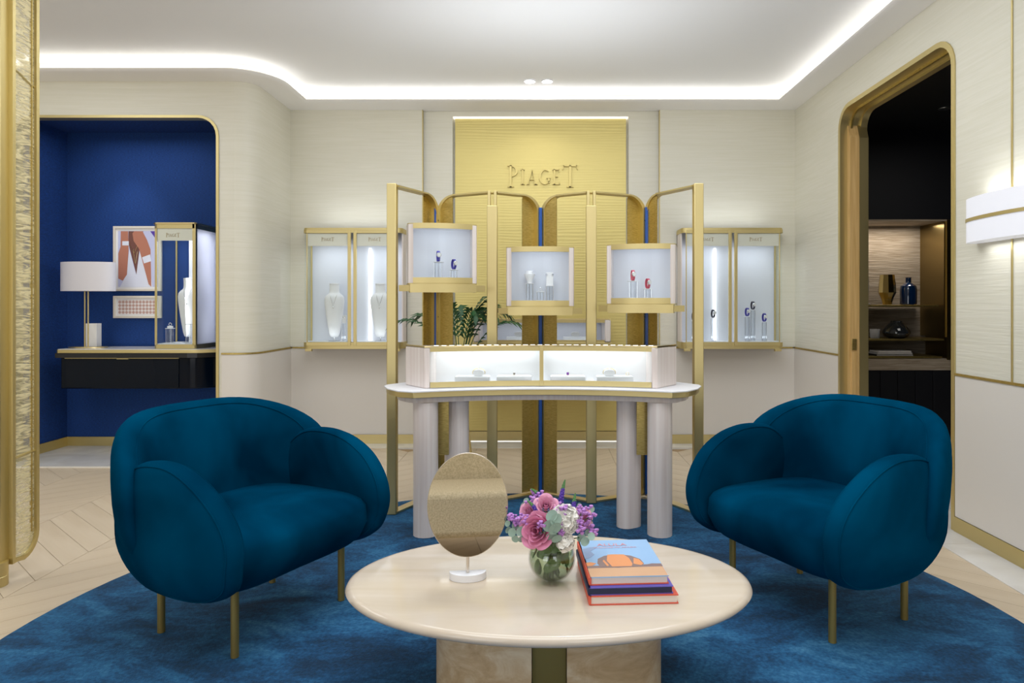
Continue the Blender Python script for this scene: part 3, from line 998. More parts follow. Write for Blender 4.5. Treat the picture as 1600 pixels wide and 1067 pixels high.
# three hanging showcases -------------------------------------------------------
def hanging_case(x, y, rot, zb, zt_, label):
    t = thing('hanging_showcase', label, 'showcase', (x, y, zb), rot, 'showcases hung on the gold screen')
    H = zt_ - zb
    fa = [(-.180 + .36 * i / 12, -.005 - .035 * (1 - ((-.180 + .36 * i / 12) / .18) ** 2)) for i in range(13)]
    left = [(-.200, .24), (-.214, .23), (-.214, .035), (-.208, .012), (-.18, -.005), (-.18, .012), (-.193, .03), (-.193, .24)]
    MB().prism(left, 0, H).build('side_panel', 'cream_lacquer', t, ang=40)
    MB().prism([(-p[0], p[1]) for p in left], 0, H).build('side_panel', 'cream_lacquer', t, ang=40)
    full = [(-.214, .24), (-.214, .035), (-.208, .012)] + fa + [(.208, .012), (.214, .035), (.214, .24)]
    MB().prism(full, H, H + .006).build('lid', 'gold', t, ang=30)
    MB().prism(full, -.006, 0).build('base_plate', 'gold', t, ang=30)
    MB().ribbon(fa, .008, -.004, H - .027, H).build('top_trim', 'gold', t, ang=40)
    MB().ribbon(fa, .008, -.004, 0, .034).build('bottom_trim', 'gold', t, ang=40)
    MB().ribbon(fa, .001, .004, .034, H - .027).build('glass_pane', 'glass', t, ang=40)
    B(-.193, .193, .20, .215, 0, H).build('back_panel', 'case_back', t, smooth=False)
    B(-.190, .190, .014, .20, .026, .032).build('floor_panel', 'white_matte', t, smooth=False)
    B(-.190, .190, .014, .20, H - .012, H - .004).build('ceiling_panel', 'white_matte', t, smooth=False)
    # gold ledge beneath, wider than the case
    lg = [(-.20 + .40 * i / 12, -.03 - .030 * (1 - ((-.20 + .40 * i / 12) / .20) ** 2)) for i in range(13)]
    MB().ribbon([(-.205, .05)] + lg + [(.205, .05)], 0, .012, -.058, -.006).build('ledge_band', 'gold', t, ang=25)
    MB().prism([(-.265, .05), (-.265, .03), (-.205, -.0), (.205, -.0), (.265, .03), (.265, .05)], -.05, -.012).build('ledge', 'gold', t, smooth=False)
    B(-.03, .03, .215, .345, .05, H - .05).build('mount', 'gold_dark', t, smooth=False)
    area('case_light', (0, .03, H - .035), .30, .05, .22, (.86, .92, 1), rot=(radians(38), 0, 0), parent=t)
    return t


hanging_case(-.614, 4.20, radians(13), 1.44, 1.80, 'leftmost and highest hanging glass showcase, with two blue-strapped watches')
hanging_case(-.016, 4.28, 0, 1.30, 1.665, 'middle hanging glass showcase on the screen, with clear jewellery stands')
hanging_case(.602, 4.20, radians(-13), 1.315, 1.675, 'rightmost hanging glass showcase, with two pink-strapped watches')


# watches and their stands
def stand(x, y, z0, h, label, w_=.045, group='clear display stands'):
    t = thing('display_stand', label, 'stand', (x, y, z0), 0, group)
    MB().prism(superell(w_ / 2 * .8, w_ / 2 * .8, 0, 0, 16, 6), .004, h - .004).build('column', 'acrylic', t, ang=40)
    B(-w_ / 2, w_ / 2, -w_ / 2, w_ / 2, h - .004, h).build('top_plate', 'white_satin', t, bevel=.001)
    B(-w_ / 2, w_ / 2, -w_ / 2, w_ / 2, 0, .004).build('foot_plate', 'white_satin', t, bevel=.001)
    for s_ in (-1, 1):
        B(s_ * w_ * .40 - .001, s_ * w_ * .40 + .001, -w_ * .41 - .001, -w_ * .41 + .001, .004, h - .004).build('edge', 'silver', t, smooth=False)
    return t


def watch(x, y, z, mt, label, k=1.0, rot=.2, group='watches in the cases'):
    t = thing('watch', label, 'watch', (x, y, z), rot, group)
    el = [(cos(a) * .020 * k, .033 * k + sin(a) * .032 * k) for a in [2 * pi * i / 24 for i in range(24)]]
    MB().ribbon(el, 0, .003, -.008 * k, .008 * k, YZ, closed=True).build('strap', mt, t, ang=50)
    d = MB(); d.T = Matrix.Translation((0, -.020 * k, .040 * k)) @ Matrix.Rotation(pi / 2, 4, 'X')
    d.lathe([(.014 * k, 0), (.0145 * k, .003), (.012 * k, .006), (.001, .0065)], 20)
    c_ = d.build('watch_case', 'silver', t)
    d = MB(); d.T = Matrix.Translation((0, -.0268 * k, .040 * k)) @ Matrix.Rotation(pi / 2, 4, 'X')
    d.lathe([(.011 * k, 0), (.011 * k, .0008)], 20)
    d.build('dial', 'white_matte', c_)
    return t


zc = 1.44 + .032
stand(-.655, 4.29, zc, .105, 'clear stand at the left inside the highest hanging case', .06)
watch(-.655, 4.28, zc + .105, 'strap_blue', 'blue-strapped watch on the taller stand in the highest hanging case', 1.05, .35)
stand(-.555, 4.27, zc, .055, 'clear stand at the right inside the highest hanging case', .05)
watch(-.555, 4.26, zc + .055, 'strap_blue', 'blue-strapped watch on the shorter stand in the highest hanging case', 1.0, .7)
zc = 1.315 + .032
stand(.565, 4.29, zc, .11, 'clear stand at the left inside the rightmost hanging case', .06)
watch(.565, 4.28, zc + .11, 'strap_pink', 'pink-strapped watch on the taller stand in the rightmost hanging case', 1.05, .2)
stand(.655, 4.27, zc, .06, 'clear stand at the right inside the rightmost hanging case', .05)
watch(.655, 4.26, zc + .06, 'strap_pink', 'pink-strapped watch on the shorter stand in the rightmost hanging case', 1.0, .4)
zc = 1.30 + .032
stand(-.085, 4.42, zc, .115, 'clear stand at the left in the middle hanging case', .055)
stand(-.015, 4.37, zc, .06, 'shortest clear stand in the middle hanging case', .055)
stand(.045, 4.42, zc, .10, 'clear stand at the right in the middle hanging case', .055)
t = thing('ring_cone', 'white tapered jewellery holder on the left stand of the middle case', 'holder', (-.085, 4.42, zc + .115))
MB().lathe([(.015, 0), (.016, .01), (.034, .05), (.036, .06), (.025, .062)], 20).build('cone', 'white_matte', t)
MB().lathe([(.022, .062), (.022, .078), (.018, .08)], 16).build('cap', 'white_satin', t)
t = thing('earrings', 'pair of silver earrings on the right stand of the middle case', 'earrings', (.045, 4.42, zc + .10))
B(-.022, .022, -.004, .004, 0, .085).build('card', 'white_matte', t, bevel=.001)
for s_ in (-1, 1):
    MB().lathe([(.001, -.008), (.008, 0), (.001, .008)], 10, s_ * .02, -.01, .07).build('earring', 'silver', t)
t = thing('ring', 'ring with heart-like stone on the shortest stand of the middle case', 'ring', (-.015, 4.37, zc + .06))
MB().tube([(cos(a) * .010, 0, .011 + sin(a) * .010) for a in [2 * pi * i / 16 for i in range(16)]], .0015, 6, closed=True).build('band', 'silver', t)
MB().lathe([(.001, -.004), (.006, 0), (.003, .004)], 8, 0, 0, .024).build('stone', 'silver', t)


# wall vitrines ------------------------------------------------------------------
def vitrine(x0, x1, flip, label):
    t = thing('wall_vitrine', label, 'showcase', ((x0 + x1) / 2, 6.20, .91), 0, 'two-door wall vitrines either side of the gold panel')
    hw = (x1 - x0) / 2; H = 1.10
    D = .235
    r_ = .05
    planv = [(-hw, D), (-hw, r_)] + arc(-hw + r_, r_, r_, 180, 270, 5)[1:] + arc(hw - r_, r_, r_, 270, 360, 5) + [(hw, D)]
    MB().prism(planv, H - .012, H).build('top_plate', 'gold', t, ang=30)
    MB().prism(planv, 0, .02).build('bottom_plate', 'gold', t, ang=30)
    MB().ribbon(planv, -.004, .008, H - .045, H - .012).build('top_band', 'gold', t, ang=30)
    MB().ribbon(planv, -.004, .008, .02, .06).build('bottom_band', 'gold', t, ang=30)
    for s_ in (-1, 1):
        xa, xb = sorted((s_ * hw, s_ * (hw - .010)))
        # inner end (towards the gold panel) is a cream side, outer end is glazed
        if (s_ > 0) != flip:
            B(xa, xb, .05, D, .06, H - .045).build('side_panel', 'cream_lacquer', t, smooth=False)
        else:
            B(xa, xb, .05, D, .06, H - .045).build('glass_pane', 'glass', t, smooth=False)
        B(s_ * hw - (.014 if s_ > 0 else -.0), s_ * hw + (.0 if s_ > 0 else .014), D - .02, D, .02, H - .012).build('corner_post', 'gold', t, smooth=False)
    for s_ in (-1, 1):
        a, b_ = sorted((s_ * .012, s_ * (hw - .035)))
        dd = MB().box(a, a + .022, -.008, .010, .055, H - .045).box(b_ - .022, b_, -.008, .010, .055, H - .045) if False else None
        inner = (a, a + .028) if s_ > 0 else (b_ - .028, b_)
        outer = (b_ - .008, b_) if s_ > 0 else (a, a + .008)
        dr2 = B(inner[0], inner[1], -.010, .010, .03, H - .02).box(outer[0], outer[1], -.004, .008, .06, H - .045).box(a, b_, -.008, .008, .03, .062).box(a, b_, -.008, .008, H - .05, H - .02).build('door_frame', 'gold', t, bevel=.002)
        B(min(inner[1], outer[1]), max(inner[0], outer[0]), -.001, .003, .06, H - .05).build('glass_pane', 'glass', dr2, smooth=False)
        hd = B(min(inner[1], outer[1]) - .004, max(inner[0], outer[0]) + .004, .0045, .012, H - .165, H - .05).build('header', 'header_panel', t, smooth=False)
        mid = (a + b_) / 2 - .01
        logo(hd, 'letter_brown', mid - .058, H - .118, .116, .0045, .002, 'letter')
    B(-hw + .01, hw - .01, D - .012, D, .02, H - .012).build('back_panel', 'case_back', t, smooth=False)
    B(-hw + .012, hw - .012, .012, D - .012, .055, .065).build('floor_panel', 'white_matte', t, smooth=False)
    for xx in ((.10 if not flip else -.12),):
        B(xx, xx + .018, D - .03, D - .013, .07, H - .17).build('light_bar', 'led_white', t, smooth=False)
    area('vitrine_light', (-hw / 2, .035, H - .17), .35, .05, .5, (.86, .92, 1), rot=(radians(28), 0, 0), parent=t)
    area('vitrine_light', (-hw / 2, .02, .10), .35, .03, .10, (.86, .92, 1), rot=(radians(140), 0, 0), parent=t)
    area('vitrine_light', (hw / 2, .02, .10), .35, .03, .10, (.86, .92, 1), rot=(radians(140), 0, 0), parent=t)
    area('vitrine_light', (hw / 2, .035, H - .17), .35, .05, .5, (.86, .92, 1), rot=(radians(28), 0, 0), parent=t)
    # hinge blocks under the outer corners
    for s_ in (-1, 1):
        B(s_ * (hw - .05) - .03, s_ * (hw - .05) + .03, .0, .03, -.022, 0).build('foot_block', 'gold', t, bevel=.002)
    return t


vitrine(-2.18, -1.28, False, 'gold-framed two-door wall vitrine with white necklace busts, left of the gold panel')
vitrine(1.265, 2.19, True, 'gold-framed two-door wall vitrine with watches on stands, right of the gold panel')


def bust(x, y, z0, h, label, k=1.0, group='white necklace busts'):
    t = thing('necklace_bust', label, 'bust', (x, y, z0), 0, group)
    prof_ = [(.020, .0), (.040, .006), (.052, .04), (.068, .13), (.084, .23), (.096, .32), (.098, .36), (.092, .39), (.074, .412), (.056, .424), (.049, .436), (.047, .46), (.048, .51), (.046, .518), (.030, .52)]
    zz = h - .52 * k
    MB().lathe([(a * k, zz + b_ * k) for a, b_ in prof_], 28, sx=1, sy=.42).build('torso', 'white_matte', t, ang=60)
    MB().lathe([(.047 * k, zz + .509 * k), (.050 * k, zz + .514 * k), (.048 * k, zz + .524 * k), (.001, zz + .527 * k)], 20, sy=.5).build('neck_cap', 'white_satin', t)
    MB().lathe([(.004, 0.006), (.004, zz + .03)], 8).build('rod', 'silver', t)
    B(-.045, .045, -.03, .03, 0, .006).build('foot_plate', 'acrylic', t, smooth=False)
    return t, zz


def necklace(x, y, z, k, label):
    t = thing('necklace', label, 'necklace', (x, y, z), 0)
    pts = [(-.036 * k, -.005, .0), (-.026 * k, -.042 * k, -.05 * k), (-.012 * k, -.046 * k, -.10 * k), (0, -.046 * k, -.135 * k), (.012 * k, -.046 * k, -.10 * k), (.026 * k, -.042 * k, -.05 * k), (.036 * k, -.005, 0)]
    MB().tube(pts, .0016, 5).build('chain', 'silver', t)
    MB().lathe([(.001, -.012), (.006, 0), (.001, .01)], 8, 0, -.046 * k, -.15 * k).build('pendant', 'silver', t)


ZV = .91 + .065
for (x, y, z, h, k, lb) in ((-1.925, 6.31, ZV, .53, .95, 'in the left door of the left wall vitrine'), (-1.50, 6.31, ZV, .53, .95, 'in the right door of the left wall vitrine')):
    bust(x, y, z, h, 'white necklace bust ' + lb, k)
    necklace(x, y, z + h - .075, k, 'silver pendant necklace on the bust ' + lb)
stand(-1.82, 6.26, ZV, .17, 'clear stand with earrings between the busts of the left vitrine', .04)
t = thing('earrings', 'silver earrings on the clear stand beside the vitrine bust', 'earrings', (-1.82, 6.26, ZV + .17))
B(-.018, .018, -.004, .004, 0, .07).build('card', 'white_matte', t, bevel=.001)
for s_ in (-1, 1):
    MB().lathe([(.001, -.01), (.007, 0), (.001, .008)], 8, s_ * .012, -.008, .05).build('earring', 'silver', t)
for (x, y, h, mt, lb) in ((1.455, 6.33, .285, 'strap_dark', 'highest dark watch in the left door'), (1.385, 6.27, .19, 'strap_dark', 'lowest dark watch in the left door'), (1.565, 6.28, .215, 'strap_dark', 'dark watch nearest the light bar in the left door'),
                        (1.945, 6.33, .29, 'strap_dark', 'highest dark watch in the right door'), (1.875, 6.27, .23, 'strap_blue', 'leftmost violet-strapped watch in the right door'), (2.035, 6.28, .18, 'strap_blue', 'rightmost violet-strapped watch in the right door')):
    stand(x, y, ZV, h, 'clear stand under the ' + lb, .045, 'stands in the right vitrine')
    watch(x, y - .01, ZV + h, mt, lb + ' of the right vitrine', 1.2, .35)

# low showcase on the wall console under the gold panel
kc = thing('wall_console', 'low glass showcase console on the gold wall behind the screen', 'console', (0, 6.10, .55))
B(-.62, .61, .02, .37, 0, .40).build('body', 'cream_lacquer', kc, bevel=.01)
B(-.63, .62, .0, .37, .40, .425).build('top_band', 'gold', kc, bevel=.003)
for a, b_ in ((-.62, -.565), (.555, .61)):
    B(a, b_, .01, .37, .425, .625).build('end_panel', 'cream_lacquer', kc, bevel=.01)
B(-.565, .555, .01, .02, .425, .445).box(-.565, .555, .01, .02, .60, .625).box(-.010, .004, .008, .022, .425, .625).build('frame', 'gold', kc, smooth=False)
B(-.565, -.012, .012, .016, .445, .60).build('glass_pane', 'glass', kc, smooth=False)
B(.006, .555, .012, .016, .445, .60).build('glass_pane', 'glass', kc, smooth=False)
B(-.565, .555, .35, .37, .425, .62).build('back_panel', 'case_back', kc, smooth=False)
B(-.565, .555, .02, .35, .4255, .432).build('floor_panel', 'white_matte', kc, smooth=False)
B(-.62, .61, .01, .37, .6255, .634).build('lid', 'gold_pale', kc, smooth=False)
area('console_light', (0, .18, .61), 1.0, .15, .6, (.93, .95, 1), parent=kc)
for (x, lb) in ((-.22, 'white tray in the low wall console, left of centre'), (.30, 'white tray with a roll in the low wall console, right of centre')):
    t = thing('display_tray', lb, 'tray', (x, 6.26, .55 + .433), 0)
    B(-.11, .11, -.05, .05, 0, .035).build('block', 'white_satin', t, bevel=.002)
    MB().prism(superell(.04, .022, 0, .022, 20, 2.4), -.02, .02, lambda a, b_, c: (a, c, b_ + .0355)).build('roll', 'white_matte', t, ang=50)

# palm ------------------------------------------------------------------------
pm = thing('palm_plant', 'green palm plant in a black pot behind the counter', 'plant', (-.70, 5.75, 0.004))
MB().lathe([(.05, .42), (.075, .45), (.10, .62), (.105, .66), (.09, .66), (.085, .62), (.01, .61)], 24).build('pot', 'black', pm)
for k in range(3):
    a = 2 * pi * k / 3 + .5
    MB().tube([(.11 * cos(a), .11 * sin(a), 0), (.055 * cos(a), .055 * sin(a), .45)], .008, 8).build('leg', 'gold', pm)
rnd = random.Random(4)
for k, (az, ln, rise) in enumerate(((178, .55, .62), (160, .42, .66), (5, .34, .74), (25, .44, .70), (-30, .36, .70), (-8, .52, .60), (60, .40, .70), (100, .4, .72), (250, .3, .74), (300, .34, .70), (340, .30, .78), (15, .26, .80))):
    a = radians(az)
    d = Vector((cos(a), sin(a) * .6, 0))
    pts = []
    for i in range(12):
        u = i / 11
        pts.append(Vector((0, 0, .61)) + d * ln * (u ** 1.25) + Vector((0, 0, rise * (sin(u * 1.9) * .92))))
    mb = MB().tube(pts, .005, 5, r1=.0015)
    for i in range(4, 12):
        for s_ in (-1, 1):
            for h_ in (0, .5):
                if i == 11 and h_: continue
                p = pts[i] if h_ == 0 else (pts[i] + pts[min(11, i + 1)]) / 2
                tg = (pts[min(11, i + 1)] - pts[i - 1]).normalized()
                sd = tg.cross(Vector((0, 0, 1))).normalized() * s_
                L = .17 * (1 - .55 * abs(i - 7.5) / 5)
                dirn = (tg * .85 + sd * .75 + Vector((0, 0, -.15))).normalized()
                q1 = p + dirn * L * .5 + Vector((0, 0, .006)); q2 = p + dirn * L + Vector((0, 0, -.03))
                wd = tg.cross(dirn).cross(dirn).normalized() * .013
                i0 = [mb.av(p), mb.av(q1 + wd), mb.av(q2), mb.av(q1 - wd)]
                mb.f.append(i0)
    mb.build('frond', 'leaf_green', pm, smooth=False)

# ================================================================== ALCOVE THINGS
dk = thing('floating_desk', 'wall-hung dark lacquer desk with gold-edged white top in the blue alcove', 'desk', (-3.4, 5.85, .58))
X0 = -3.4
pl = [(-4.18 - X0, .425), (-4.18 - X0, .02), (-4.16 - X0, 0), (-3.02 - X0, 0), (-2.95 - X0, .015), (-2.665 - X0, .22), (-2.625 - X0, .425)]
MB().prism(pl, .315, .344).build('edge_band', 'gold', dk, bevel=.003, ang=30)
MB().prism(offset_path(pl, .006, True), .344, .350).build('desktop', 'white_marble', dk, smooth=False)
pl2 = [(-4.15 - X0, .425), (-4.15 - X0, .03), (-3.05 - X0, .03), (-2.98 - X0, .04), (-2.69 - X0, .25), (-2.64 - X0, .425)]
MB().prism(pl2, .007, .275).build('body', 'dark_lacquer', dk, bevel=.006, ang=30)
MB().prism(offset_path(pl2, -.03, True), .275, .315).build('recess', 'black', dk, smooth=False)
df = B(-4.11 - X0, -3.13 - X0, .020, .028, .015, .268).build('drawer', 'dark_lacquer', dk, bevel=.003)
B(-4.11 - X0, -3.13 - X0, .019, .028, .268, .273).build('edge_line', 'gold', df, smooth=False)
B(-3.66 - X0, -3.56 - X0, .010, .020, .262, .272).build('pull', 'gold', df, bevel=.002)

# desk lamp
lp = thing('table_lamp', 'table lamp with oval white shade, brass rods and marble block on the desk', 'lamp', (-4.02, 6.04, .931))
MB().prism(superell(.235, .10, 0, 0, 48, 2.2), .50, .755).build('lamp_shade', 'lamp_fabric', lp, ang=50)
for k in (-.018, .012):
    MB().lathe([(.006, .01), (.006, .52)], 10, k, -.02).build('rod', 'gold', lp)
B(-.01, .085, -.02, .05, .010, .215).build('marble_block', 'white_marble', lp, bevel=.002)
MB().prism(superell(.16, .085, 0, 0, 32, 2.6), 0, .010).build('base', 'gold_pale', lp, ang=40)

# tall desk showcase
ds = thing('desk_showcase', 'tall gold-framed glass showcase with a necklace bust on the floating desk', 'showcase', (-3.185, 5.90, .931))
hw, D, H = .185, .38, 1.09
cut = [(-hw + .03, 0), (hw - .01, 0), (hw, .01), (hw, D), (-hw, D), (-hw, .03)]
MB().prism(cut, 0, .035).build('base_frame', 'gold', ds, ang=30)
MB().prism(offset_path(cut, -.008, True), H - .012, H).build('top_plate', 'gold_pale', ds, ang=30)
MB().ribbon(cut, 0, .014, H - .05, H - .012, closed=True).build('top_frame', 'gold', ds, ang=30)
for (a, b_, c, d) in ((hw - .028, hw, 0, .028), (hw - .012, hw, D - .012, D), (-hw, -hw + .010, .03, .04), (-hw, -hw + .012, D - .012, D), (-hw + .026, -hw + .034, 0, .008)):
    B(a, b_, c, d, .03, H - .012).build('post', 'gold', ds, smooth=False)
B(-hw + .034, hw - .028, .002, .006, .035, H - .05).build('glass_pane', 'glass', ds, smooth=False)
B(hw - .006, hw - .002, .028, D - .012, .035, H - .05).build('frosted_pane', 'frosted', ds, smooth=False)
B(-hw + .002, -hw + .006, .04, D - .012, .035, H - .05).build('glass_pane', 'glass', ds, smooth=False)
hd = B(-hw + .03, hw - .028, .008, .016, H - .155, H - .05).build('header', 'header_panel', ds, smooth=False)
logo(hd, 'letter_brown', -.075, H - .122, .12, .008, .002)
B(-.06, hw - .03, D - .018, D - .010, .036, H - .05).build('back_panel', 'case_back', ds, smooth=False)
B(-hw + .01, hw - .012, .02, D - .012, .035, .042).build('floor_panel', 'white_matte', ds, smooth=False)
area('showcase_light', (0, .15, H - .06), .28, .2, 1.5, (.93, .95, 1), parent=ds)
area('pane_fill', (.02, .20, .55), .9, .2, 2.2, (.93, .95, 1), rot=(0, radians(-90), 0), parent=ds)  # added lamp inside the case, to brighten the frosted pane
bust(-3.20 + .05, 6.08, .974, .57, 'white necklace bust inside the tall desk showcase', 1.0)
necklace(-3.20 + .05, 6.08, .974 + .57 - .075, 1.0, 'silver pendant necklace on the bust in the desk showcase')
stand(-3.285, 6.02, .974, .13, 'clear stand with a ring in the desk showcase, left of the bust', .06)
t = thing('ring', 'ring on the clear stand inside the tall desk showcase', 'ring', (-3.285, 6.02, .974 + .13))
B(-.02, .02, -.015, .015, 0, .02).build('cushion', 'white_matte', t, bevel=.003)
MB().tube([(cos(a) * .012, 0, .034 + sin(a) * .012) for a in [2 * pi * i / 16 for i in range(16)]], .002, 6, closed=True).build('band', 'silver', t)
stand(-3.09, 5.97, .974, .17, 'clear stand in the desk showcase, right of the bust', .05)


def Z2(zx, zy):
    return ((40 + zx / 3.3344 - 848) * .005886 + 3.735, 1.3 - (300 + zy / 3.3344 - 478) * .005886)


def framed(name, zx0, zx1, zy0, zy1, label):
    t = thing(name, label, 'picture', (-3.735, AY - .001, 0))
    x0, z1 = Z2(zx0, zy0); x1, z0 = Z2(zx1, zy1)
    MB().ribbon([(x0, z0), (x1, z0), (x1, z1), (x0, z1)], 0, .022, -.028, 0, XZ, closed=True).build('frame', 'frame_cream', t, bevel=.003)
    B(x0 + .02, x1 - .02, -.016, -.008, z0 + .02, z1 - .02).build('mat_board', 'mat_board', t, smooth=False)
    return t


pc = framed('framed_photograph', 457, 706, 178, 516, 'framed photograph of two jewelled forearms over a white jacket, above the desk')
def art(pts, mt, lay, name='print'):
    MB().prism([Z2(*p) for p in pts], -.0165 - lay * .0006, -.0165 - lay * .0006 + .0004, XZ).build(name, mt, pc, smooth=False)
art([(480, 203), (688, 203), (688, 495), (480, 495)], 'print_lilac', 0, 'photograph')
art([(540, 300), (560, 380), (575, 430), (590, 330), (600, 300), (640, 380), (660, 495), (490, 495), (520, 440)], 'print_white', 1, 'jacket_print')
art([(535, 204), (612, 204), (592, 300), (576, 430), (550, 330), (535, 270)], 'print_skin_dark', 2, 'neckline_print')
art([(495, 204), (533, 204), (536, 300), (527, 430), (505, 462), (482, 450), (482, 320), (494, 285)], 'print_skin', 3, 'forearm_print')
art([(556, 215), (566, 204), (608, 204), (632, 250), (650, 300), (654, 494), (640, 480), (605, 350), (590, 295), (562, 255)], 'print_skin', 3, 'forearm_print')
art([(503, 256), (537, 256), (537, 278), (503, 278)], 'print_white', 4, 'bracelet_print')
art([(606, 340), (648, 325), (654, 360), (616, 372)], 'print_white', 4, 'bracelet_print')
art([(648, 204), (688, 204), (688, 260)], 'veronica', 1, 'corner_print')
for a, b_ in (((545, 280), (566, 318)), ((566, 318), (582, 280)), ((560, 300), (571, 372)), ((571, 372), (582, 310))):
    MB().tube([(Z2(*a)[0], -.0195, Z2(*a)[1]), (Z2(*b_)[0], -.0195, Z2(*b_)[1])], .0016, 4).build('necklace_print', 'gold_pale', pc)
pc2 = framed('framed_pattern', 457, 706, 541, 657, 'small framed tan diamond pattern hanging under the framed photograph')
x0, z1 = Z2(480, 562); x1, z0 = Z2(684, 637)
B(x0, x1, -.0172, -.0165, z0, z1).build('pattern_print', 'print_weave', pc2, smooth=False)

# ================================================================== LEFT GOLD SCREEN
gs = thing('gold_screen', 'tall gold screen panel with woven translucent gold cloth at the left edge', 'screen', (-2.525, 3.19, 0.0))
gz = 3.10
B(-.045, .012, -.03, .025, .075, gz).build('post', 'gold', gs, bevel=.004)
mpz = lambda a, b_, c: (.018 + a * .05 + c, .02 + a, b_)
rp = [(.0, .085), (.03, .088)] + arc(.05, .20, .11, -80, 0, 6, ry=.12) + [(.16, gz - .1), (.0, gz - .1)]
MB().ribbon(rp, 0, .018, -.015, .015, mpz, closed=True).build('panel_frame', 'gold', gs, ang=50)
MB().ribbon([(.128, .2), (.128, gz - .12)], 0, .004, -.006, .006, mpz).build('inner_bar', 'gold_dark', gs, smooth=False)
inn = offset_path(rp, .016, True)
MB().prism(inn, -.002, .002, mpz).build('woven_cloth', 'gold_mesh', gs, smooth=False)
for zz, am in ((.585, .012), (2.40, -.05)):
    MB().tube([mpz(.0 + .155 * i / 10, zz + am * sin(-pi / 2 + pi * i / 10) * .5, 0) for i in range(11)], .007, 8).build('wave_bar', 'gold', gs)
MB().lathe([(.052, 0.001), (.052, .045), (.050, .047), (.050, .05), (.052, .052), (.052, .11), (.048, .112)], 28, -.02, -.02).build('foot', 'gold', gs)

# ================================================================== SCONCE, CEILING FITTINGS
sn = thing('wall_sconce', 'white fabric wall sconce with a wavy gold band on the right wall', 'lamp', (XR - .0005, 3.44, 1.64))
sh = [(0.0, .30), (-.035, .30)] + [(-.035 - .085 * cos(radians(a)) ** .8, .30 * sin(radians(a))) for a in range(80, -81, -10)] + [(-.035, -.30), (0.0, -.30)]
def shade(z0, z1):
    return MB().prism(sh[::-1], z0, z1)
shade(.128, .235).build('upper_shade', 'sconce_fabric', sn, ang=50)
shade(.0, .112).build('lower_shade', 'sconce_fabric', sn, ang=50)
shp = offset_path(sh, .006, False)
MB().ribbon(sh[1:-1], -.004, .005, .111, .129).build('band', 'gold', sn, ang=50)
for s_ in (-1, 1):
    MB().prism([(-.03, s_ * .30), (-.045, s_ * .30), (-.040, s_ * .325), (-.03, s_ * .325)], .114, .126).build('band_tip', 'gold', sn, smooth=False)
area('sconce_glow', (-.06, 0, .25), .05, .4, .45, (.93, .96, 1), rot=(pi, 0, 0), parent=sn)
area('sconce_glow', (-.06, 0, -.012), .05, .4, .45, (.93, .96, 1), parent=sn)

for (x, lb) in ((-.115, 'small round ceiling downlight, left one of the pair near the back wall'), (.04, 'small round ceiling downlight, right one of the pair near the back wall')):
    t = thing('ceiling_downlight', lb, 'light', (x, 6.06, HC - .012), 0, 'ceiling downlights')
    MB().lathe([(.047, .001), (.050, .003), (.050, .011), (.04, .011)], 28, caps=False).build('rim', 'white_satin', t)
    MB().lathe([(.044, .004), (.044, .011)], 28).build('lens', 'lamp_disc', t)
t = thing('smoke_detector', 'small round ceiling detector ring above the left armchair', 'detector', (-1.14, 4.30, HC - .02))
MB().lathe([(.045, .019), (.048, .010), (.040, .002), (.034, .002), (.030, .010), (.001, .010)], 28).build('ring', 'white_satin', t)
MB().lathe([(.012, -.004), (.015, .0), (.015, .010)], 16).build('sensor', 'steel', t)
t = thing('sprinkler_cap', 'small round white ceiling cap above the right side of the screen', 'sprinkler', (1.0, 4.40, HC - .008))
MB().lathe([(.035, .007), (.037, .004), (.034, .001), (.001, .0)], 24).build('cap', 'white_satin', t)
t = thing('door_holder', 'small brass floor post with knob by the left wall corner', 'post', (-2.24, 5.60, .0))
MB().lathe([(.02, .0), (.02, .01), (.008, .012), (.008, .42), (.015, .43), (.017, .45), (.010, .465), (.001, .468)], 16).build('post_body', 'gold', t)

# ================================================================== NICHE THINGS
t = thing('bronze_vase', 'faceted bronze vase on the upper niche shelf beyond the doorway', 'vase', (3.40, 6.74, .68 + .632))
MB().lathe([(.04, 0), (.055, .06), (.082, .12), (.078, .20), (.066, .295), (.060, .295), (.07, .19), (.07, .12), (.03, .03)], 10).build('body', 'bronze_vase', t, smooth=False)
t = thing('blue_bottle', 'blue glass bottle with short neck beside the bronze vase', 'bottle', (3.61, 6.74, .68 + .632))
MB().lathe([(.07, 0), (.076, .008), (.078, .15), (.070, .185), (.04, .208), (.026, .216), (.025, .262), (.029, .268), (.022, .268)], 28).build('body', 'blue_glass', t)
t = thing('smoked_vase', 'low wide smoked black glass vase on the middle niche shelf', 'vase', (3.48, 6.72, .68 + .304))
MB().lathe([(.07, 0), (.105, .015), (.128, .05), (.125, .07), (.09, .12), (.05, .158), (.055, .168), (.045, .168), (.04, .155)], 32).build('body', 'smoke_glass', t)
t = thing('candle_cup', 'small white cup on the middle niche shelf left of smoked vase', 'cup', (3.26, 6.70, .68 + .304))
MB().lathe([(.038, 0), (.042, .01), (.046, .09), (.042, .09), (.038, .02)], 24).build('body', 'cup_white', t)
for k, (w_, h_, mt, lb) in enumerate(((.36, .014, 'black', 'dark book at the bottom of the pile on the lowest niche shelf'), (.34, .014, 'cup_white', 'grey book in the middle of the pile on the lowest niche shelf'), (.32, .018, 'paper', 'pale book on top of the pile on the lowest niche shelf'))):
    t = thing('book', lb, 'book', (3.42, 6.72, .68 + .134 + .0005 + sum((.016, .016, .02)[:k])), 0, 'books in the niche')
    B(-w_ / 2, w_ / 2, -.09, .09, 0, h_).build('cover', mt, t, bevel=.001)
    B(-w_ / 2 + .004, w_ / 2 - .004, -.092, -.088, .003, h_ - .003).build('pages', 'paper', t, smooth=False)
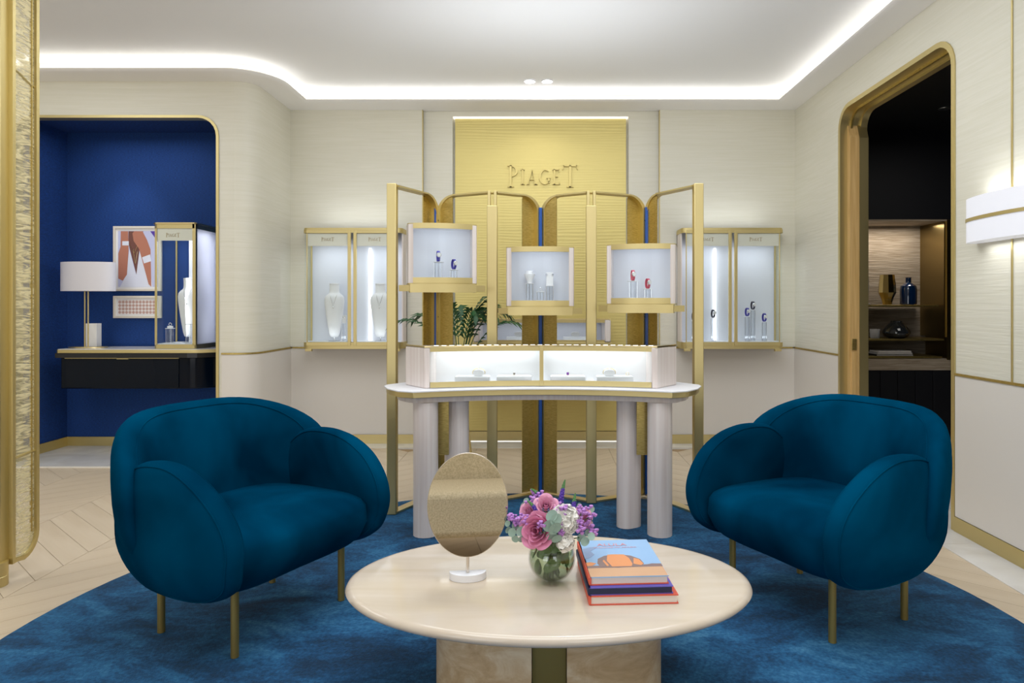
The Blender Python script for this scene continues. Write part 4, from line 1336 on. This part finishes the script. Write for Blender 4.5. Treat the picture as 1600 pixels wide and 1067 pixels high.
t = thing('wire_cloche', 'thin wire hoop ornament at the left of the upper niche shelf', 'ornament', (3.16, 6.72, .68 + .632))
MB().tube([(cos(a) * .05, 0, .19 + sin(a) * .18) for a in [2 * pi * i / 28 for i in range(28)]], .003, 6, closed=True).build('hoop', 'steel', t)
MB().lathe([(.06, 0), (.06, .012), (.055, .014)], 20).build('foot', 'cup_white', t)
t = thing('side_room_glint', 'small steel disc added for a reflected spot in the dark side room', 'light', (3.45, 5.86, 2.99))  # ceiling disc stands in for a small reflection
MB().lathe([(.05, -.001), (.052, .004), (.05, .009)], 20).build('rim', 'steel', t)

# ================================================================== TABLE THINGS
ZT = .3805
mr_ = thing('table_mirror', 'oval tabletop mirror on a short stem and half-round base, on the marble table', 'mirror', (-.252, 2.295, ZT), radians(5))
MB().prism([(.062 * cos(a), .045 * sin(a) + .015) for a in [radians(180 + 180 * i / 20) for i in range(21)]] + [(.062, .02), (-.062, .02)], 0, .024).build('base', 'white_satin', mr_, bevel=.002, ang=40)
MB().lathe([(.0052, .024), (.0052, .09)], 12, 0, .0).build('stem', 'mirror_rim', mr_)
mm = MB(); mm.T = Matrix.Translation((0, 0, .252)) @ Matrix.Rotation(radians(-4.3), 4, 'X')
mm.prism([(.135 * cos(a), .172 * sin(a)) for a in [2 * pi * i / 72 for i in range(72)]], -.004, .006, XZ)
mm.build('mirror_rim', 'mirror_rim', mr_, bevel=.001, ang=40)
mm = MB(); mm.T = Matrix.Translation((0, 0, .252)) @ Matrix.Rotation(radians(-4.3), 4, 'X')
mm.prism([(.1325 * cos(a), .1695 * sin(a)) for a in [2 * pi * i / 72 for i in range(72)]], -.0048, -.0041, XZ)
mm.build('mirror_glass', 'mirror', mr_, smooth=False)

# books
def big_book(z, w_, d, h, x, y, rot, top, edge, label, style):
    t = thing('book', label, 'book', (x, y, z), rot, 'large books on the marble table')
    B(0, w_, 0, d, 0, .003).build('back_cover', edge, t, smooth=False)
    B(0, w_, 0, d, h - .003, h).build('front_cover', top, t, smooth=False)
    MB().prism([(0, 0), (-.004, .003), (-.004, h - .003), (0, h), (.004, h), (.004, 0)], 0, d, lambda a, b_, c: (a, c, b_)).build('spine', edge if style != 'slip' else 'book_navy', t, smooth=False)
    B(.004, w_ - .004, .004 if style != 'slip' else .0, d - .004, .003, h - .003).build('pages', 'paper' if style != 'slip' else 'book_navy', t, smooth=False)
    return t


zb = ZT
big_book(zb, .275, .335, .028, .145, 2.095, radians(3), 'book_orange', 'book_orange', 'red-covered book with white page edges, at the bottom of the pile on the marble table', 'cloth')
big_book(zb + .0285, .262, .335, .024, .143, 2.10, radians(3.5), 'book_violet', 'book_violet', 'violet slipcased book with navy edge, in the middle of the pile on the marble table', 'slip')
tb = big_book(zb + .053, .247, .33, .026, .147, 2.115, radians(3.5), 'sky_print', 'book_orange', 'picture book with an orange desert rock on its cover, on top of the pile', 'cloth')
H0 = .026
def cov(pts, mt, lay, name):
    MB().prism(pts, H0 + lay * .0003 - .0001, H0 + lay * .0003, XY).build(name, mt, tb, smooth=False)
cov([(.001, .001), (.246, .001), (.246, .075), (.001, .072)], 'sand_print', 1, 'sand_print')
cov([(.001, .072), (.246, .075), (.246, .098), (.215, .100), (.20, .094), (.12, .090), (.02, .092), (.001, .088)], 'rock_shade_print', 2, 'horizon_print')
cov([(.001, .088), (.02, .092), (.035, .110), (.018, .122), (.001, .118)], 'rock_print', 3, 'small_rock_print')
cov([(.045, .080), (.038, .11), (.045, .15), (.07, .175), (.10, .185), (.13, .184), (.16, .172), (.185, .14), (.19, .10), (.178, .082), (.10, .070)], 'rock_shade_print', 3, 'rock_shadow_print')
cov([(.082, .080), (.072, .13), (.082, .184), (.10, .187), (.138, .184), (.150, .15), (.152, .10), (.145, .080)], 'rock_print', 4, 'rock_face_print')
cov([(.155, .10), (.165, .15), (.180, .14), (.188, .10), (.178, .086)], 'rock_print', 4, 'rock_face_print')
cov([(.066, .085), (.058, .13), (.064, .14), (.074, .09)], 'rock_print', 4, 'rock_face_print')
cov([(.002, .15), (.02, .16), (.04, .19), (.03, .22), (.05, .245), (.06, .265), (.03, .26), (.002, .24)], 'cloud_print', 2, 'cloud_print')
def text_mesh(txt, size, x, y, z, parent, mt, width=None):
    cu = bpy.data.curves.new('text', 'FONT'); cu.body = txt; cu.size = size; cu.align_x = 'CENTER'; cu.extrude = .00005
    o_ = bpy.data.objects.new('text', cu); C.objects.link(o_)
    bpy.context.view_layer.update()
    me = bpy.data.meshes.new_from_object(o_.evaluated_get(bpy.context.evaluated_depsgraph_get()))
    bpy.data.objects.remove(o_)
    q_ = bpy.data.objects.new('title', me); C.objects.link(q_); q_.parent = parent; q_.location = (x, y, z)
    if width:
        w0 = max(v.co.x for v in me.vertices) - min(v.co.x for v in me.vertices)
        q_.scale = (width / w0, 1, 1)
    me.materials.append(M[mt])
text_mesh('ALULA', .034, .112, .268, H0 + .0013, tb, 'title_print', .105)
text_mesh('WONDER OF ARABIA', .013, .12, .247, H0 + .0013, tb, 'title_print', .15)

# vase and flowers
VX, VY = .030, 2.29
vz = thing('glass_vase', 'round clear glass bowl vase of green stems on the marble table', 'vase', (VX, VY, ZT))
def sph(r_, n0, n1, n=16, cz=.077, k=1.0):
    return [(r_ * cos(radians(a)), cz + r_ * k * sin(radians(a))) for a in [n0 + (n1 - n0) * i / n for i in range(n + 1)]]
ov = [(.001, .0)] + [(p[0], max(0, p[1])) for p in sph(.079, -78, 48)] + [(.055, .142), (.052, .142)] + [(p[0], max(.004, p[1])) for p in sph(.0755, 46, -76)] + [(.001, .006)]
MB().lathe(ov, 48, caps=False).build('bowl', 'vase_glass', vz, ang=60)
MB().lathe([(.001, .007)] + [(p[0], max(.007, p[1])) for p in sph(.0745, -72, 22)] + [(.001, sph(.0745, 22, 23)[0][1])], 40, caps=False).build('water', 'vase_water', vz, ang=60)
rnd = random.Random(11)


def flower_stem(mb, top, n=6):
    bx = rnd.uniform(-.028, .028); by = rnd.uniform(-.028, .028)
    p0 = Vector((-bx, -by, .014)); p1 = Vector((bx * .5, by * .5, .135)); p2 = Vector(top)
    pts = []
    for i in range(n + 1):
        u = i / n
        pts.append((1 - u) ** 2 * p0 + 2 * u * (1 - u) * p1 + u * u * p2)
    mb.tube(pts, .0028, 6, r1=.0018)


def P2(px, py, d):
    return Vector(((px - 848) * d / 1067 - VX, d - VY, 1.3 - (py - 478) * d / 1067 - ZT))


def rose(px, py, d, r_, mt, face, label):
    c = P2(px, py, d)
    t = thing('rose', label, 'flower', (VX, VY, ZT), 0, 'roses in the bowl vase')
    st = MB(); flower_stem(st, c - Vector(face).normalized() * r_ * .6); st.build('stem', 'stem_green', t)
    nn = Vector(face).normalized()
    q_ = nn.to_track_quat('Z', 'Y').to_matrix().to_4x4()
    T = Matrix.Translation(c) @ q_
    k = 0
    for (nr, rad, hgt, open_, num) in ((0, .16, .55, .0, 3), (1, .34, .58, .10, 3), (2, .55, .52, .22, 4), (3, .78, .40, .42, 5), (4, 1.0, .22, .75, 5)):
        for i in range(num):
            a0 = 2 * pi * i / num + nr * .7
            wdt = 2 * pi / num * .72 if nr else 2.4
            def fn(u, v, a0=a0, wdt=wdt, rad=rad, hgt=hgt, open_=open_):
                a = a0 + (u - .5) * 2 * wdt * (.55 + .45 * sin(pi * min(1, v * .9 + .1)))
                rr = r_ * (rad * (.45 + .55 * v ** .8) + open_ * .22 * v ** 3 + .05 * (1 - (2 * u - 1) ** 2))
                z = r_ * (-.55 + (hgt + .55) * v - .12 * v * (2 * u - 1) ** 2 * 2 - open_ * .18 * v ** 4)
                return (rr * cos(a), rr * sin(a), z)
            mb = MB(); mb.T = T
            mb.grid(fn, 8, 6)
            mb.build('petal', mt, t, ang=180)
            k += 1


rose(839, 829, 2.215, .052, 'rose_pink', (-.35, -1, .25), 'largest pink rose, at the front left of the bowl vase')
rose(853, 790, 2.25, .036, 'rose_light', (0, -.8, .7), 'pale pink rose at the top of the bouquet')
rose(826, 800, 2.31, .034, 'rose_light', (-.5, -.6, .5), 'pale pink rose at the left back of the bouquet')
rose(912, 808, 2.30, .034, 'rose_light', (.6, -.6, .5), 'pale pink rose at the right of the bouquet')


def cluster(name, px, py, d, r_, count, pr, mt, label, cat='flower', part='petal', sq=1.0):
    c = P2(px, py, d)
    t = thing(name, label, cat, (VX, VY, ZT))
    st = MB(); flower_stem(st, c); st.build('stem', 'stem_green', t)
    mb = MB()
    for i in range(count):
        v = Vector((rnd.gauss(0, 1), rnd.gauss(0, 1), rnd.gauss(0, 1))).normalized()
        if v.y > .35: v.y = -v.y
        p = c + Vector((v.x * r_, v.y * r_ * .8, v.z * r_ * sq))
        mb.disc(p, pr * rnd.uniform(.8, 1.2), v + Vector((rnd.uniform(-.5, .5), rnd.uniform(-.5, .5), rnd.uniform(-.5, .5))), 6, bend=pr * .3)
    mb.lathe([(.001, -r_ * .8), (r_ * .6, -r_ * .4), (r_ * .8, 0), (r_ * .6, r_ * .5), (.001, r_ * .8)], 10, c.x, c.y, c.z)
    o_ = mb.build(part, mt, t, ang=20); o_['kind'] = 'stuff'
    return t


cluster('hydrangea', 882, 812, 2.235, .046, 130, .014, 'petal_white', 'white hydrangea head in the middle of the bouquet', part='florets')
cluster('hydrangea', 884, 848, 2.215, .026, 40, .012, 'petal_white', 'small white flower below the hydrangea at the right', part='florets')
cluster('hydrangea', 815, 822, 2.27, .022, 30, .010, 'petal_white', 'small white flower left of the largest rose', part='florets')


def sprig(name, pts, mt, label, size=.006, n=26, spread=.016):
    t = thing(name, label, 'flower', (VX, VY, ZT), 0, 'purple statice sprigs')
    st = MB(); c = [P2(*p) for p in pts]; flower_stem(st, c[0]); 
    for p in c[1:]: st.tube([c[0], p], .0012, 5)
    st.build('stem', 'stem_green', t)
    mb = MB()
    for p in c:
        for i in range(n // len(c)):
            q_ = p + Vector((rnd.gauss(0, spread * .5), rnd.gauss(0, spread * .5), rnd.gauss(0, spread * .5)))
            s_ = size * rnd.uniform(.8, 1.3)
            mb.lathe([(.001, -s_), (s_ * .8, -s_ * .4), (s_, s_ * .4), (s_ * .4, s_ * .6), (.001, s_ * .3)], 6, q_.x, q_.y, q_.z)
    o_ = mb.build('florets', mt, t, ang=30); o_['kind'] = 'stuff'


sprig('statice', [(812, 808, 2.25), (800, 808, 2.25), (822, 812, 2.24), (808, 818, 2.25)], 'statice', 'purple statice sprig reaching to the left, beside the mirror', n=60)
sprig('statice', [(838, 776, 2.30), (836, 784, 2.28)], 'statice', 'purple statice sprig at the top left of the bouquet', n=40, spread=.018)
sprig('statice', [(908, 800, 2.24), (906, 815, 2.23), (907, 828, 2.22)], 'statice', 'purple statice sprig right of the white hydrangea', n=44)
sprig('statice', [(924, 806, 2.26), (918, 818, 2.26), (926, 829, 2.25), (914, 798, 2.28)], 'statice', 'purple statice sprig furthest to the right', n=44)
sprig('statice', [(877, 793, 2.22), (873, 800, 2.22)], 'statice', 'purple statice sprig in the centre above the eucalyptus', n=26)
sprig('statice', [(878, 820, 2.205), (876, 832, 2.205), (845, 820, 2.19)], 'statice', 'purple statice sprig between the largest rose and the hydrangea', n=34, spread=.01)


def spike(p0, p1, d, label):
    a = P2(p0[0], p0[1], d); b_ = P2(p1[0], p1[1], d)
    t = thing('veronica', label, 'flower', (VX, VY, ZT), 0, 'veronica spikes')
    st = MB(); flower_stem(st, a); st.build('stem', 'stem_green', t)
    mb = MB(); tip = MB()
    for i in range(46):
        u = i / 45
        c = a.lerp(b_, u) + Vector((0, 0, .006 * sin(u * 3)))
        rr = .0085 * (1 - u) ** .7 + .0015
        ang_ = i * 2.4
        q_ = c + Vector((cos(ang_), sin(ang_), 0)) * rr * .5
        m_ = mb if u < .55 else tip
        m_.lathe([(.0005, -rr * .7), (rr * .7, 0), (.0005, rr * .9)], 6, q_.x, q_.y, q_.z)
    o_ = mb.build('florets', 'veronica', t, ang=30); o_['kind'] = 'stuff'
    o_ = tip.build('buds', 'veronica_tip', t, ang=30); o_['kind'] = 'stuff'


spike((850, 783), (829, 764), 2.30, 'violet flower spike with green tip bending left at the top')
spike((876, 784), (883, 750), 2.30, 'tallest violet flower spike, upright above the bouquet')
spike((895, 804), (899, 771), 2.24, 'upright violet flower spike right of the hydrangea')
spike((842, 804), (824, 783), 2.24, 'violet flower spike leaning left behind the largest rose')


def euca(pts, size, label, stempt, nm='eucalyptus_sprig'):
    t = thing(nm, label, 'foliage', (VX, VY, ZT), 0, 'eucalyptus sprigs')
    st = MB(); flower_stem(st, P2(*stempt)); st.build('stem', 'stem_green', t)
    for (px, py, d, sx_, nx, nz) in pts:
        mb = MB(); mb.disc(P2(px, py, d), size * sx_, (nx, -1, nz), 14, ry=size * sx_ * .82, bend=.004)
        o_ = mb.build('leaf', 'eucalyptus', t, ang=60)


euca([(862, 806, 2.185, 1, -.2, .3), (869, 812, 2.18, 1, .3, .2), (858, 822, 2.18, 1.1, -.2, -.2), (867, 826, 2.178, 1.1, .3, -.3), (862, 838, 2.19, 1.0, -.1, -.6), (870, 842, 2.19, .9, .2, -.6)], .021, 'round grey-green eucalyptus leaves at the front of the bouquet', (862, 815, 2.20))
euca([(800, 832, 2.24, 1, -.6, .1), (806, 820, 2.25, .9, -.2, .6), (813, 830, 2.22, 1, .5, .2), (816, 842, 2.23, .9, .1, -.4), (805, 842, 2.24, .9, -.5, -.3), (822, 846, 2.23, .8, .4, -.2), (793, 818, 2.26, .7, -.7, .2), (794, 828, 2.25, .7, .7, 0)], .017, 'grey-green eucalyptus sprig at the left of the bouquet', (808, 832, 2.25))
euca([(914, 846, 2.22, 1, .2, .8), (924, 838, 2.22, .9, .5, .9), (908, 840, 2.23, .9, -.2, .5), (918, 832, 2.25, .7, .6, .3)], .017, 'eucalyptus sprig drooping right towards the books', (905, 840, 2.23))
euca([(818, 790, 2.36, .9, -.6, .3), (822, 782, 2.36, .7, 0, .6), (905, 790, 2.36, .7, .6, .3), (925, 796, 2.36, .8, .6, .3)], .015, 'small eucalyptus leaves at the back of the bouquet', (850, 795, 2.33))
t = thing('foliage_leaves', 'dark green leaves filling the neck of the bowl vase', 'foliage', (VX, VY, ZT))
for i in range(36):
    a = 2 * pi * i / 12 + rnd.uniform(-.2, .2)
    zz = .04 + .10 * (i % 12 * 7 % 12) / 12 + rnd.uniform(0, .01)
    rr = .9 * sqrt(max(.0004, .0745 ** 2 - (zz - .077) ** 2)) - .010
    mb = MB(); mb.disc((rr * cos(a), rr * sin(a), zz), .024, (cos(a), sin(a), rnd.uniform(-.3, .6)), 10, ry=.016, bend=.005)
    mb.build('leaf', 'leaf_deep', t, ang=60)
for i in range(16):
    mb = MB()
    flower_stem(mb, Vector((rnd.uniform(-.03, .03), rnd.uniform(-.03, .03), .15)))
    mb.build('stem', 'stem_green', t)
